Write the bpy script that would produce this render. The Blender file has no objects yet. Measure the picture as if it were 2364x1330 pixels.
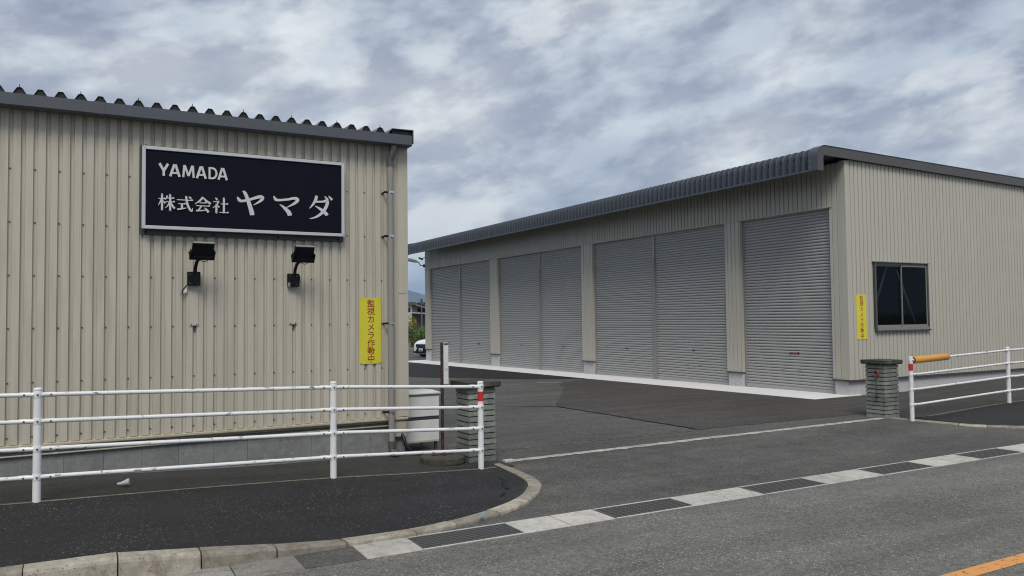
import bpy, bmesh, math, random
from mathutils import Vector, Matrix
random.seed(7)
R = math.radians
SC = bpy.context.scene
COL = SC.collection
PI = math.pi

# ------------------------------------------------------------------ camera
CAMZ = 1.97
cd = bpy.data.cameras.new('camera'); cam = bpy.data.objects.new('camera', cd); COL.objects.link(cam)
cd.sensor_width = 36.0; cd.lens = 27.80; cd.clip_end = 30000; cd.clip_start = 0.05
yaw, pitch, roll = R(28.8256), R(2.19035), R(-0.62476)
fw = Vector((math.sin(yaw)*math.cos(pitch), math.cos(yaw)*math.cos(pitch), math.sin(pitch)))
rt = Vector((math.cos(yaw), -math.sin(yaw), 0)); up = rt.cross(fw)
r2 = rt*math.cos(roll) + up*math.sin(roll); u2 = -rt*math.sin(roll) + up*math.cos(roll)
mw = Matrix.Identity(4)
for i in range(3):
    mw[i][0] = r2[i]; mw[i][1] = u2[i]; mw[i][2] = -fw[i]
mw[2][3] = CAMZ
cam.matrix_world = mw
SC.camera = cam

# ------------------------------------------------------------------ sky and sun
SUN_AZ, SUN_EL = 208.0, 52.0          # degrees clockwise from +Y ; sun high behind the photographer
world = bpy.data.worlds.new('World'); SC.world = world; world.use_nodes = True
wn = world.node_tree; wn.nodes.clear()
def WN(t, **k):
    n = wn.nodes.new(t)
    for a, b in k.items(): setattr(n, a, b)
    return n
def wl(a, b): wn.links.new(a, b)
wout = WN('ShaderNodeOutputWorld'); wbg = WN('ShaderNodeBackground'); wbg.inputs['Strength'].default_value = 0.1
sky = WN('ShaderNodeTexSky', sky_type='NISHITA'); sky.sun_disc = False
sky.sun_elevation = R(SUN_EL); sky.sun_rotation = R(SUN_AZ); sky.air_density = 1.0; sky.dust_density = 2.0
tc = WN('ShaderNodeTexCoord'); sep = WN('ShaderNodeSeparateXYZ'); wl(tc.outputs['Generated'], sep.inputs[0])
def wm(op, a, b=None, clamp=False):
    n = WN('ShaderNodeMath', operation=op); n.use_clamp = clamp
    for i, v in enumerate((a, b)):
        if v is None: continue
        if isinstance(v, (int, float)): n.inputs[i].default_value = v
        else: wl(v, n.inputs[i])
    return n.outputs[0]
# cloud pattern lives on the sky dome: bands drift up from left to right
hx_ = wm('SUBTRACT', wm('MULTIPLY', sep.outputs['X'], math.cos(yaw)), wm('MULTIPLY', sep.outputs['Y'], math.sin(yaw)))
hf_ = wm('ADD', wm('MULTIPLY', sep.outputs['X'], math.sin(yaw)), wm('MULTIPLY', sep.outputs['Y'], math.cos(yaw)))
TH = R(13)
ca = wm('ADD', wm('MULTIPLY', hx_, math.cos(TH)), wm('MULTIPLY', sep.outputs['Z'], math.sin(TH)))
cb = wm('SUBTRACT', wm('MULTIPLY', sep.outputs['Z'], math.cos(TH)*2.0), wm('MULTIPLY', hx_, math.sin(TH)*2.0))
comb = WN('ShaderNodeCombineXYZ'); wl(ca, comb.inputs[0]); wl(cb, comb.inputs[1]); wl(hf_, comb.inputs[2])
mp = WN('ShaderNodeMapping'); mp.inputs['Location'].default_value = (0.55, 0.20, 0.0)
wl(comb.outputs[0], mp.inputs['Vector'])
def wnoise(scale, detail, rough, dist=0.0, off=(0, 0, 0)):
    m = WN('ShaderNodeMapping'); m.inputs['Location'].default_value = off; wl(mp.outputs[0], m.inputs['Vector'])
    n = WN('ShaderNodeTexNoise'); n.inputs['Scale'].default_value = scale; n.inputs['Detail'].default_value = detail
    n.inputs['Roughness'].default_value = rough; n.inputs['Distortion'].default_value = dist
    wl(m.outputs[0], n.inputs['Vector']); return n.outputs['Fac']
def wramp(f, pts):
    n = WN('ShaderNodeValToRGB'); e = n.color_ramp.elements
    n.color_ramp.interpolation = 'EASE'
    while len(e) < len(pts): e.new(0.5)
    for q, (p, c) in zip(e, pts): q.position = p; q.color = (*c, 1)
    wl(f, n.inputs[0]); return n.outputs[0]
def wmix(f, a, b, blend='MIX'):
    n = WN('ShaderNodeMix', data_type='RGBA', blend_type=blend)
    if isinstance(f, (int, float)): n.inputs[0].default_value = f
    else: wl(f, n.inputs[0])
    for i, v in ((6, a), (7, b)):
        if isinstance(v, tuple): n.inputs[i].default_value = (*v, 1)
        else: wl(v, n.inputs[i])
    return n.outputs[2]
n_big = wnoise(2.3, 3, 0.5, 0.1, (2.0, 0.4, 0))
n_mid = wnoise(5.6, 6, 0.53, 0.15, (5.2, 1.3, 0))
n_hi = wnoise(9.5, 10, 0.56, 0.05, (11.7, 4.1, 2))
n_up = wnoise(9.5, 10, 0.56, 0.05, (11.7+0.02, 4.1-0.18, 2))
n_reg = wnoise(2.8, 3, 0.5, 0.2, (1.9, 6.6, 8))
def kc(r, g, b): return (r, g, b)
# smooth grey undersides, paler where the layer thins
base = wramp(n_mid, [(0.37, kc(2.48, 2.80, 3.32)), (0.5, kc(2.95, 3.25, 3.70)), (0.62, kc(3.70, 3.92, 4.18))])
big = wramp(n_big, [(0.36, (0.90, 0.91, 0.94)), (0.62, (1.12, 1.11, 1.08))])
cl = wmix(1.0, base, big, 'MULTIPLY')
# relief: light comes through from above, so the upper edges of each clump are paler
rel = wm('ADD', wm('MULTIPLY', wm('SUBTRACT', n_hi, n_up), 2.0), 1.0)
rel = wm('MINIMUM', wm('MAXIMUM', rel, 0.80), 1.30)
relc = WN('ShaderNodeCombineXYZ'); wl(rel, relc.inputs[0]); wl(rel, relc.inputs[1]); wl(wm('ADD', wm('MULTIPLY', rel, 0.8), 0.2), relc.inputs[2])
cl = wmix(1.0, cl, relc.outputs[0], 'MULTIPLY')
# bright breaks, gathered in loose groups
reg = wm('MULTIPLY', wm('SUBTRACT', n_reg, 0.46, True), 5.0, True)
brk = wm('MULTIPLY', wm('SUBTRACT', n_hi, 0.51, True), 5.0, True)
hi = wm('MULTIPLY', reg, brk)
cl = wmix(hi, cl, kc(4.95, 5.0, 5.05))
# thin cloud lets a little of the clear sky show low down
veil = wm('MULTIPLY', wm('SUBTRACT', 0.12, sep.outputs['Z'], True), 5.0, True)
cl = wmix(veil, cl, kc(3.2, 3.75, 4.5))
skyk = wmix(0.06, cl, sky.outputs['Color'])
wl(skyk, wbg.inputs['Color']); wl(wbg.outputs[0], wout.inputs['Surface'])

sd = bpy.data.lights.new('sun', 'SUN'); sd.energy = 1.5; sd.angle = R(24); sd.color = (1.0, 0.935, 0.84)
so = bpy.data.objects.new('sun', sd); COL.objects.link(so)
saz = R(SUN_AZ); sdir = Vector((math.sin(saz)*math.cos(R(SUN_EL)), math.cos(saz)*math.cos(R(SUN_EL)), math.sin(R(SUN_EL))))
so.rotation_euler = sdir.to_track_quat('Z', 'Y').to_euler(); so.location = (0, -20, 40)

vs = SC.view_settings; vs.view_transform = 'Standard'; vs.look = 'None'; vs.exposure = 0.74; vs.gamma = 1.0; vs.use_curve_mapping = False
SC.render.engine = 'CYCLES'
try:
    SC.cycles.use_denoising = True; SC.cycles.denoiser = 'OPENIMAGEDENOISE'
except Exception: pass
SC.cycles.filter_width = 1.1; SC.cycles.max_bounces = 8; SC.cycles.caustics_reflective = False; SC.cycles.caustics_refractive = False

# ------------------------------------------------------------------ materials
MATS = {}
class NT:
    def __init__(s, name):
        s.m = bpy.data.materials.new(name); s.m.use_nodes = True; s.t = s.m.node_tree; s.t.nodes.clear()
        s.out = s.t.nodes.new('ShaderNodeOutputMaterial'); s.b = s.t.nodes.new('ShaderNodeBsdfPrincipled')
        s.t.links.new(s.b.outputs[0], s.out.inputs[0]); s._co = {}
    def N(s, t, **k):
        n = s.t.nodes.new(t)
        for a, b in k.items(): setattr(n, a, b)
        return n
    def L(s, a, b): s.t.links.new(a, b)
    def co(s, scale=(1, 1, 1), kind='Object', rot=(0, 0, 0), loc=(0, 0, 0)):
        if kind not in s._co:
            if kind == 'World':
                g = s.N('ShaderNodeNewGeometry'); s._co[kind] = g.outputs['Position']
            else:
                t = s.N('ShaderNodeTexCoord'); s._co[kind] = t.outputs[kind]
        m = s.N('ShaderNodeMapping'); m.inputs['Scale'].default_value = scale; m.inputs['Rotation'].default_value = rot
        m.inputs['Location'].default_value = loc
        s.L(s._co[kind], m.inputs['Vector']); return m.outputs[0]
    def noise(s, scale, detail=4, rough=0.55, vec=None, dist=0):
        n = s.N('ShaderNodeTexNoise'); n.inputs['Scale'].default_value = scale; n.inputs['Detail'].default_value = detail
        n.inputs['Roughness'].default_value = rough; n.inputs['Distortion'].default_value = dist
        s.L(vec if vec is not None else s.co(kind='World'), n.inputs['Vector']); return n.outputs['Fac']
    def vor(s, scale, vec=None, feature='F1'):
        n = s.N('ShaderNodeTexVoronoi', feature=feature); n.inputs['Scale'].default_value = scale
        s.L(vec if vec is not None else s.co(kind='World'), n.inputs['Vector']); return n
    def ramp(s, f, pts, interp='LINEAR'):
        n = s.N('ShaderNodeValToRGB'); e = n.color_ramp.elements; n.color_ramp.interpolation = interp
        while len(e) < len(pts): e.new(0.5)
        for q, (p, c) in zip(e, pts):
            q.position = p; q.color = (*c, 1) if not isinstance(c, (int, float)) else (c, c, c, 1)
        s.L(f, n.inputs[0]); return n.outputs[0]
    def mix(s, f, a, b, blend='MIX'):
        n = s.N('ShaderNodeMix', data_type='RGBA', blend_type=blend)
        for i, v in ((0, f), (6, a), (7, b)):
            if isinstance(v, (int, float)): n.inputs[i].default_value = v if i == 0 else (v, v, v, 1)
            elif isinstance(v, tuple): n.inputs[i].default_value = (*v, 1)
            else: s.L(v, n.inputs[i])
        return n.outputs[2]
    def math(s, op, a, b=0.0):
        n = s.N('ShaderNodeMath', operation=op)
        for i, v in enumerate((a, b)):
            if isinstance(v, (int, float)): n.inputs[i].default_value = v
            else: s.L(v, n.inputs[i])
        return n.outputs[0]
    def set(s, **k):
        for a, v in k.items():
            i = s.b.inputs[a.replace('_', ' ')]
            if isinstance(v, tuple): i.default_value = (*v, 1) if len(v) == 3 else v
            elif isinstance(v, (int, float)): i.default_value = v
            else: s.L(v, i)
    def bump(s, h, strength=0.3, dist=0.01):
        n = s.N('ShaderNodeBump'); n.inputs['Strength'].default_value = strength; n.inputs['Distance'].default_value = dist
        s.L(h, n.inputs['Height']); s.L(n.outputs[0], s.b.inputs['Normal'])
    def rnd(s):
        return s.N('ShaderNodeObjectInfo').outputs['Random']

def mat(name): return MATS[name].m
def new(name):
    m = NT(name); MATS[name] = m; return m

def asphalt(name, c0, c1, speck, amount, stain=0.5, scale=95.0, tint=None):
    m = new(name)
    big = m.noise(0.35, 5, 0.6); med = m.noise(3.2, 4, 0.6)
    f = m.mix(0.45, big, med)
    col = m.mix(m.ramp(f, [(0.5-0.28/ (0.5+stain), 0.0), (0.5+0.28/(0.5+stain), 1.0)]), c0, c1)
    wear = m.noise(1.0, 5, 0.65, m.co((0.22, 1.5, 1), 'World'), 0.4)
    col = m.mix(0.8, col, m.ramp(wear, [(0.34, 0.72), (0.66, 1.22)]), 'MULTIPLY')
    fine = m.noise(160, 2, 0.7)
    col = m.mix(0.75, col, m.ramp(fine, [(0.3, 0.45), (0.7, 1.0)]), 'MULTIPLY')
    v = m.vor(scale)
    sp = m.ramp(v.outputs['Color'], [(1.0-amount-0.05, 0.0), (1.0-amount+0.02, 1.0)])
    core = m.ramp(v.outputs['Distance'], [(0.32, 1.0), (0.5, 0.0)])
    sp = m.mix(1.0, sp, core, 'MULTIPLY')
    patch = m.ramp(m.noise(1.1, 3, 0.6), [(0.35, 0.25), (0.62, 1.0)])
    sp = m.mix(1.0, sp, patch, 'MULTIPLY')
    col = m.mix(sp, col, speck)
    v2 = m.vor(scale*0.45, m.co(kind='World', loc=(3.3, 1.2, 0)))
    agg = m.ramp(v2.outputs['Color'], [(0.0, 0.58), (1.0, 1.45)])
    col = m.mix(0.8, col, agg, 'MULTIPLY')
    m.set(Base_Color=col, Roughness=m.ramp(fine, [(0.3, 0.72), (0.7, 0.95)]), Specular_IOR_Level=0.35)
    m.bump(v.outputs['Distance'], 0.5, 0.006)
    return m
asphalt('asphalt_road', (0.135, 0.132, 0.123), (0.20, 0.195, 0.181), (0.50, 0.485, 0.45), 0.22, 0.6, 95)
asphalt('asphalt_drive', (0.066, 0.065, 0.062), (0.145, 0.141, 0.131), (0.42, 0.41, 0.38), 0.15, 0.8, 95)
asphalt('asphalt_walk', (0.014, 0.014, 0.0155), (0.030, 0.030, 0.031), (0.46, 0.46, 0.46), 0.13, 0.7, 100)
asphalt('asphalt_apron', (0.036, 0.036, 0.035), (0.068, 0.066, 0.060), (0.24, 0.24, 0.22), 0.06, 0.5, 75)
asphalt('asphalt_yard', (0.088, 0.086, 0.081), (0.128, 0.124, 0.117), (0.16, 0.16, 0.16), 0.05, 0.6, 60)
asphalt('asphalt_new', (0.052, 0.048, 0.044), (0.098, 0.091, 0.084), (0.10, 0.10, 0.10), 0.03, 0.8, 60)
asphalt('asphalt_fresh', (0.017, 0.017, 0.018), (0.024, 0.024, 0.025), (0.06, 0.06, 0.06), 0.02, 0.5, 60)

def clad(name, c, rough=0.45, dirt=0.5, streak=(0.62, 0.58, 0.50)):
    m = new(name)
    n1 = m.noise(2.0, 5, 0.6, m.co((6, 6, 0.35), 'World')); n2 = m.noise(0.8, 4, 0.6)
    st = m.ramp(n1, [(0.42, 0.0), (0.75, 1.0)])
    col = m.mix(m.math('MULTIPLY', st, dirt*0.55), c, tuple(a*b for a, b in zip(c, streak)))
    col = m.mix(m.math('MULTIPLY', m.ramp(n2, [(0.35, 0.0), (0.7, 1.0)]), dirt*0.35), col, tuple(a*0.82 for a in c))
    m.set(Base_Color=col, Roughness=m.ramp(m.noise(9, 3), [(0.3, rough-0.06), (0.7, rough+0.12)]), Specular_IOR_Level=0.4)
    return m
clad('cladding_cream', (0.50, 0.473, 0.405), 0.42, 1.05)
clad('cladding_cream_new', (0.475, 0.463, 0.40), 0.40, 0.35)
clad('trim_cream', (0.475, 0.449, 0.384), 0.42, 0.5)
clad('trim_sill', (0.44, 0.40, 0.31), 0.5, 0.9)
clad('shutter_grey', (0.35, 0.353, 0.345), 0.38, 0.35, (0.8, 0.8, 0.8))
clad('rail_grey', (0.25, 0.25, 0.24), 0.4, 0.3, (0.8, 0.8, 0.8))
clad('roof_slate', (0.066, 0.077, 0.098), 0.34, 0.4, (0.8, 0.8, 0.85))
clad('fascia_brown', (0.085, 0.082, 0.080), 0.4, 0.3, (0.8, 0.8, 0.8))
clad('gutter_slate', (0.085, 0.095, 0.112), 0.38, 0.5, (0.8, 0.8, 0.85))
clad('pvc_grey', (0.27, 0.265, 0.245), 0.4, 0.6, (0.7, 0.68, 0.62))
clad('pvc_dark', (0.085, 0.090, 0.088), 0.42, 0.4)
clad('pvc_ivory', (0.50, 0.47, 0.36), 0.45, 0.8)
clad('flash_dark', (0.07, 0.066, 0.062), 0.5, 0.4)
clad('sash_grey', (0.22, 0.215, 0.20), 0.4, 0.3, (0.85, 0.85, 0.85))
clad('white_panel', (0.62, 0.63, 0.62), 0.4, 0.6, (0.75, 0.72, 0.66))
clad('aluminium', (0.55, 0.57, 0.59), 0.35, 0.3, (0.85, 0.85, 0.85))
MATS['aluminium'].set(Metallic=0.25)

def concrete(name, c, var=0.35, grain=40, spots=None, perobj=0.0, spk=0.0):
    m = new(name)
    n1 = m.noise(1.7, 6, 0.65); n2 = m.noise(14, 5, 0.65); f = m.mix(0.5, n1, n2)
    lo = tuple(a*(1-var) for a in c); hi = tuple(min(1, a*(1+var)) for a in c)
    col = m.mix(m.ramp(f, [(0.34, 0.0), (0.66, 1.0)]), lo, hi)
    if spots: col = m.mix(m.ramp(m.noise(5.5, 6, 0.7, dist=0.6), [(0.50, 0.0), (0.68, 0.85)]), col, spots)
    fine = m.noise(grain*5, 3, 0.7)
    col = m.mix(0.6, col, m.ramp(fine, [(0.3, 0.6), (0.7, 1.2)]), 'MULTIPLY')
    if perobj:
        col = m.mix(1.0, col, m.ramp(m.rnd(), [(0.0, 1-perobj), (1.0, 1+perobj)]), 'MULTIPLY')
    if spk:
        v = m.vor(120); col = m.mix(m.ramp(v.outputs['Color'], [(1-spk, 0.0), (1-spk+0.03, 1.0)]), col, tuple(a*0.35 for a in c))
    m.set(Base_Color=col, Roughness=0.88, Specular_IOR_Level=0.25); m.bump(f, 0.35, 0.006)
    return m
concrete('concrete_slab', (0.72, 0.72, 0.72), 0.08)
concrete('concrete_base', (0.50, 0.50, 0.505), 0.18)
concrete('concrete_block', (0.205, 0.215, 0.213), 0.22, 40, (0.27, 0.28, 0.27), 0.05)
concrete('kerb_stone', (0.31, 0.285, 0.24), 0.36, 40, (0.17, 0.15, 0.12), 0.25, 0.12)
concrete('gutter_slab', (0.48, 0.465, 0.43), 0.22, 40, (0.33, 0.31, 0.28), 0.10, 0.06)
concrete('gutter_dirty', (0.27, 0.26, 0.235), 0.3, 40, (0.15, 0.14, 0.125), 0.2, 0.1)
concrete('mortar', (0.40, 0.39, 0.355), 0.35, 40, (0.16, 0.15, 0.14))
concrete('pillar_block', (0.20, 0.222, 0.20), 0.36, 40, (0.13, 0.145, 0.135), 0.20)
concrete('pillar_cap', (0.060, 0.057, 0.050), 0.4, 40, (0.14, 0.133, 0.112))
concrete('stand_base', (0.085, 0.078, 0.062), 0.4, 40, (0.05, 0.046, 0.04))
concrete('seam_strip', (0.16, 0.15, 0.125), 0.4, 40, (0.07, 0.07, 0.05))

def paint(name, c, rough=0.4, metal=0.0, spec=0.5, wear=None, amt=0.0, scale=25, ws=(1, 1, 1)):
    m = new(name); col = c
    if wear:
        n = m.noise(scale, 6, 0.7, m.co(ws, 'World'), 0.8)
        col = m.mix(m.ramp(n, [(1-amt-0.04, 0.0), (1-amt, 1.0)]), c, wear)
    n2 = m.noise(3, 4)
    if not isinstance(col, tuple) or True:
        col = m.mix(m.ramp(n2, [(0.3, 0.0), (0.75, 0.22)]), col, tuple(a*0.7 for a in c))
    m.set(Base_Color=col, Roughness=rough, Metallic=metal, Specular_IOR_Level=spec); return m
paint('white_paint', (0.74, 0.75, 0.76), 0.32, wear=(0.10, 0.085, 0.07), amt=0.365, scale=28, ws=(0.35, 1, 1))
paint('white_post', (0.76, 0.77, 0.78), 0.32, wear=(0.30, 0.28, 0.26), amt=0.22, scale=20)
paint('bolt_dark', (0.09, 0.085, 0.08), 0.45, 0.6)
paint('red_tape', (0.55, 0.025, 0.03), 0.35, wear=(0.32, 0.04, 0.03), amt=0.36, scale=60)
paint('chain_red', (0.22, 0.03, 0.025), 0.5)
paint('amber_sleeve', (0.62, 0.30, 0.045), 0.35)
paint('amber_end', (0.20, 0.11, 0.04), 0.5)
paint('orange_line', (0.66, 0.30, 0.085), 0.75, wear=(0.22, 0.13, 0.08), amt=0.40, scale=22)
paint('sign_navy', (0.0035, 0.0050, 0.0125), 0.5, spec=0.12)
paint('sign_letter', (0.57, 0.58, 0.60), 0.45)
paint('steel_dark', (0.055, 0.057, 0.060), 0.5, 0.3)
paint('black_metal', (0.006, 0.006, 0.008), 0.5, spec=0.2)
paint('black_rubber', (0.006, 0.006, 0.006), 0.55)
paint('sign_yellow', (0.61, 0.575, 0.035), 0.45)
paint('sign_yellow_bright', (0.72, 0.64, 0.045), 0.45)
paint('letter_red', (0.30, 0.020, 0.012), 0.55)
paint('letter_red_fade', (0.36, 0.05, 0.02), 0.55)
paint('chrome', (0.75, 0.76, 0.76), 0.14, 1.0)
paint('galv', (0.10, 0.105, 0.11), 0.42, 0.7)
paint('grate_steel', (0.095, 0.098, 0.095), 0.6, 0.2)
paint('rust_post', (0.040, 0.017, 0.015), 0.6, wear=(0.10, 0.045, 0.025), amt=0.42, scale=18)
paint('plate_white', (0.66, 0.67, 0.67), 0.4, wear=(0.25, 0.23, 0.2), amt=0.36, scale=14)
paint('car_white', (0.80, 0.81, 0.82), 0.18)
paint('car_black', (0.010, 0.010, 0.012), 0.25)
paint('tyre', (0.012, 0.012, 0.012), 0.8)
paint('plate_text', (0.06, 0.12, 0.10), 0.5)
paint('dark_inside', (0.030, 0.040, 0.045), 0.8)
paint('brace_steel', (0.55, 0.56, 0.56), 0.45, 0.2)
paint('screw_brown', (0.13, 0.10, 0.07), 0.5, 0.3)
paint('litter_blue', (0.10, 0.35, 0.55), 0.4)
paint('crack_black', (0.004, 0.004, 0.004), 0.9)
paint('pole_grey', (0.10, 0.10, 0.10), 0.8)
paint('house_wall', (0.26, 0.24, 0.21), 0.8)
paint('house_white', (0.55, 0.54, 0.52), 0.7)
paint('house_roof', (0.12, 0.105, 0.095), 0.7)
paint('house_shed', (0.09, 0.085, 0.08), 0.8)
paint('mesh_green', (0.02, 0.028, 0.022), 0.6)
paint('bark', (0.06, 0.045, 0.03), 0.9)
m = new('cup_plastic'); m.set(Base_Color=(0.80, 0.78, 0.80), Roughness=0.25, Transmission_Weight=0.35)
m = new('lamp_glass'); m.set(Base_Color=(0.006, 0.007, 0.010), Roughness=0.08)
m = new('hill'); m.set(Base_Color=m.mix(m.ramp(m.noise(0.02, 6), [(0.35, 0.0), (0.65, 1.0)]), (0.03, 0.05, 0.025), (0.06, 0.085, 0.04)), Roughness=0.95)
m = new('ground_soil'); m.set(Base_Color=m.mix(m.ramp(m.noise(0.05, 6), [(0.35, 0.0), (0.65, 1.0)]), (0.06, 0.07, 0.035), (0.11, 0.10, 0.06)), Roughness=0.95)
def leaf(name, a, b):
    m = new(name); m.set(Base_Color=m.mix(m.noise(2.5, 3), a, b), Roughness=0.6, Specular_IOR_Level=0.3)
leaf('leaf_green', (0.075, 0.13, 0.032), (0.16, 0.23, 0.07)); leaf('leaf_dark', (0.012, 0.022, 0.010), (0.035, 0.05, 0.022))
leaf('leaf_yellow', (0.20, 0.18, 0.025), (0.34, 0.26, 0.04))
# window glass: mostly clear with a mirror share that grows at grazing angles
m = new('window_glass'); t = m.t
tr = m.N('ShaderNodeBsdfTransparent'); tr.inputs[0].default_value = (0.42, 0.50, 0.53, 1)
gl = m.N('ShaderNodeBsdfGlossy'); gl.inputs['Roughness'].default_value = 0.03; gl.inputs['Color'].default_value = (0.36, 0.42, 0.44, 1)
fr = m.N('ShaderNodeFresnel'); fr.inputs[0].default_value = 1.4
mx = m.N('ShaderNodeMixShader'); m.L(fr.outputs[0], mx.inputs[0]); m.L(tr.outputs[0], mx.inputs[1]); m.L(gl.outputs[0], mx.inputs[2])
m.L(mx.outputs[0], m.out.inputs[0])

# ------------------------------------------------------------------ mesh helpers
class MB:
    def __init__(s): s.v = []; s.f = []
    def add(s, vs, fs):
        o = len(s.v); s.v += [tuple(q) for q in vs]; s.f += [tuple(i+o for i in q) for q in fs]; return s
    def box(s, x0, x1, y0, y1, z0, z1):
        vs = [(x0, y0, z0), (x1, y0, z0), (x1, y1, z0), (x0, y1, z0), (x0, y0, z1), (x1, y0, z1), (x1, y1, z1), (x0, y1, z1)]
        return s.add(vs, [(0, 3, 2, 1), (4, 5, 6, 7), (0, 1, 5, 4), (1, 2, 6, 5), (2, 3, 7, 6), (3, 0, 4, 7)])
    def obox(s, c, ax, ay, az):   # oriented box: half-axis vectors
        c, ax, ay, az = map(Vector, (c, ax, ay, az)); vs = []
        for k in (-1, 1):
            for i, j in ((-1, -1), (1, -1), (1, 1), (-1, 1)): vs.append(c+ax*i+ay*j+az*k)
        return s.add(vs, [(0, 3, 2, 1), (4, 5, 6, 7), (0, 1, 5, 4), (1, 2, 6, 5), (2, 3, 7, 6), (3, 0, 4, 7)])
    def tube(s, pts, r, n=12, caps=True):
        pts = [Vector(p) for p in pts]; rs = r if isinstance(r, (list, tuple)) else [r]*len(pts)
        t0 = (pts[1]-pts[0]).normalized(); a = Vector((0, 0, 1)) if abs(t0.z) < 0.9 else Vector((1, 0, 0))
        u = t0.cross(a).normalized(); vs = []
        for i, p in enumerate(pts):
            t = (pts[min(i+1, len(pts)-1)]-pts[max(i-1, 0)]).normalized()
            u = (u-t*u.dot(t)).normalized(); w = t.cross(u)
            for k in range(n):
                an = 2*PI*k/n; vs.append(p+(u*math.cos(an)+w*math.sin(an))*rs[i])
        fs = [(i*n+k, i*n+(k+1) % n, (i+1)*n+(k+1) % n, (i+1)*n+k) for i in range(len(pts)-1) for k in range(n)]
        if caps: fs += [tuple(range(n))[::-1], tuple((len(pts)-1)*n+k for k in range(n))]
        return s.add(vs, fs)
    def lathe(s, prof, c=(0, 0, 0), n=24):
        vs = []; 
        for r, z in prof:
            for k in range(n): vs.append((c[0]+r*math.cos(2*PI*k/n), c[1]+r*math.sin(2*PI*k/n), c[2]+z))
        m = len(prof)
        fs = [(i*n+k, i*n+(k+1) % n, (i+1)*n+(k+1) % n, (i+1)*n+k) for i in range(m-1) for k in range(n)]
        fs += [tuple(range(n))[::-1], tuple((m-1)*n+k for k in range(n))]
        return s.add(vs, fs)
    def prism(s, poly, d0, d1, f):   # poly (a,b) in plane, extruded d0..d1 ; f(a,b,d) -> xyz
        n = len(poly); vs = [f(a, b, d0) for a, b in poly]+[f(a, b, d1) for a, b in poly]
        fs = [tuple(range(n)), tuple(range(2*n-1, n-1, -1))]+[(i, i+n, (i+1) % n+n, (i+1) % n) for i in range(n)]
        return s.add(vs, fs)
    def grid(s, P):                  # P[i][j]
        a, b = len(P), len(P[0])
        return s.add([p for row in P for p in row], [(i*b+j, (i+1)*b+j, (i+1)*b+j+1, i*b+j+1) for i in range(a-1) for j in range(b-1)])
    def mesh(s, name, material, origin=(0, 0, 0), bevel=0.0, smooth=False, fix=True):
        me = bpy.data.meshes.new(name)
        o = Vector(origin); me.from_pydata([Vector(q)-o for q in s.v], [], s.f)
        if bevel or fix:
            bm = bmesh.new(); bm.from_mesh(me)
            if fix: bmesh.ops.recalc_face_normals(bm, faces=bm.faces)
            if bevel: bmesh.ops.bevel(bm, geom=list(bm.edges), offset=bevel, segments=2, profile=0.6, affect='EDGES')
            bm.to_mesh(me); bm.free()
        if smooth: me.polygons.foreach_set('use_smooth', [True]*len(me.polygons))
        if smooth: me.set_sharp_from_angle(angle=R(38))
        me.materials.append(mat(material)); me.update()
        return me
def link(name, data, parent=None, loc=None):
    o = bpy.data.objects.new(name, data); COL.objects.link(o)
    if parent is not None: o.parent = parent
    if loc is not None: o.location = loc
    return o
def worldloc(o):
    v = Vector((0, 0, 0))
    while o is not None: v += o.location; o = o.parent
    return v
def part(name, mb, material, parent, bevel=0, smooth=False, fix=True, at=None):
    """mesh given in world coordinates; its origin sits at `at` (default: on the parent's origin)"""
    pl = worldloc(parent) if parent is not None else Vector((0, 0, 0))
    org = Vector(at) if at is not None else pl
    return link(name, mb.mesh(name, material, org, bevel, smooth, fix), parent, org-pl)
def copy_at(o, loc_world, parent=None):
    c = o.copy(); COL.objects.link(c); p = parent or o.parent; c.parent = p
    c.location = Vector(loc_world)-(worldloc(p) if p else Vector((0, 0, 0))); return c
def tag(o, label, cat, group=None):
    o['label'] = label; o['category'] = cat
    if group: o['group'] = group
    return o
def thing(name, label, cat, loc, group=None):
    return tag(link(name, None, None, loc), label, cat, group)
def struct(name, mb=None, material=None, fix=False, smooth=False):
    o = link(name, mb.mesh(name, material, fix=fix, smooth=smooth) if mb else None); o['kind'] = 'structure'; return o
def lerp(a, b, t): return a+(b-a)*t
def pw(tab, x):
    if x <= tab[0][0]: return tab[0][1]
    for (a, p), (b, q) in zip(tab, tab[1:]):
        if x <= b: return lerp(p, q, (x-a)/(b-a))
    return tab[-1][1]
def frange(a, b, n): return [a+(b-a)*i/(n-1) for i in range(n)]

# ------------------------------------------------------------------ ground, road, yard
def yard_z(y): return pw([(6.8, 0.0), (9.5, 0.045), (12.5, 0.03), (45.0, -0.279)], y)
g = MB(); g.grid([[(x, y, -0.6) for y in (-12000, -200, 0, 200, 12000)] for x in (-12000, -200, 0, 200, 12000)])
struct('ground', g, 'ground_soil')
g = MB(); g.grid([[(x, y, 0.0) for y in frange(-9, 6.36, 10)] for x in frange(-60, 90, 30)])
road = struct('road', g, 'asphalt_road')
g = MB(); g.grid([[(x, y, yard_z(y)) for y in (6.80, 7.5, 8.2, 8.9, 9.5)] for x in frange(-30, 60, 60)])
struct('driveway', g, 'asphalt_drive')
g = MB(); g.grid([[(x, y, yard_z(y)) for y in (9.5, 10.5, 11.5, 12.5, 20, 30, 40, 45, 58)] for x in frange(-30, 60, 50)])
yard = struct('yard', g, 'asphalt_yard')

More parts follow.
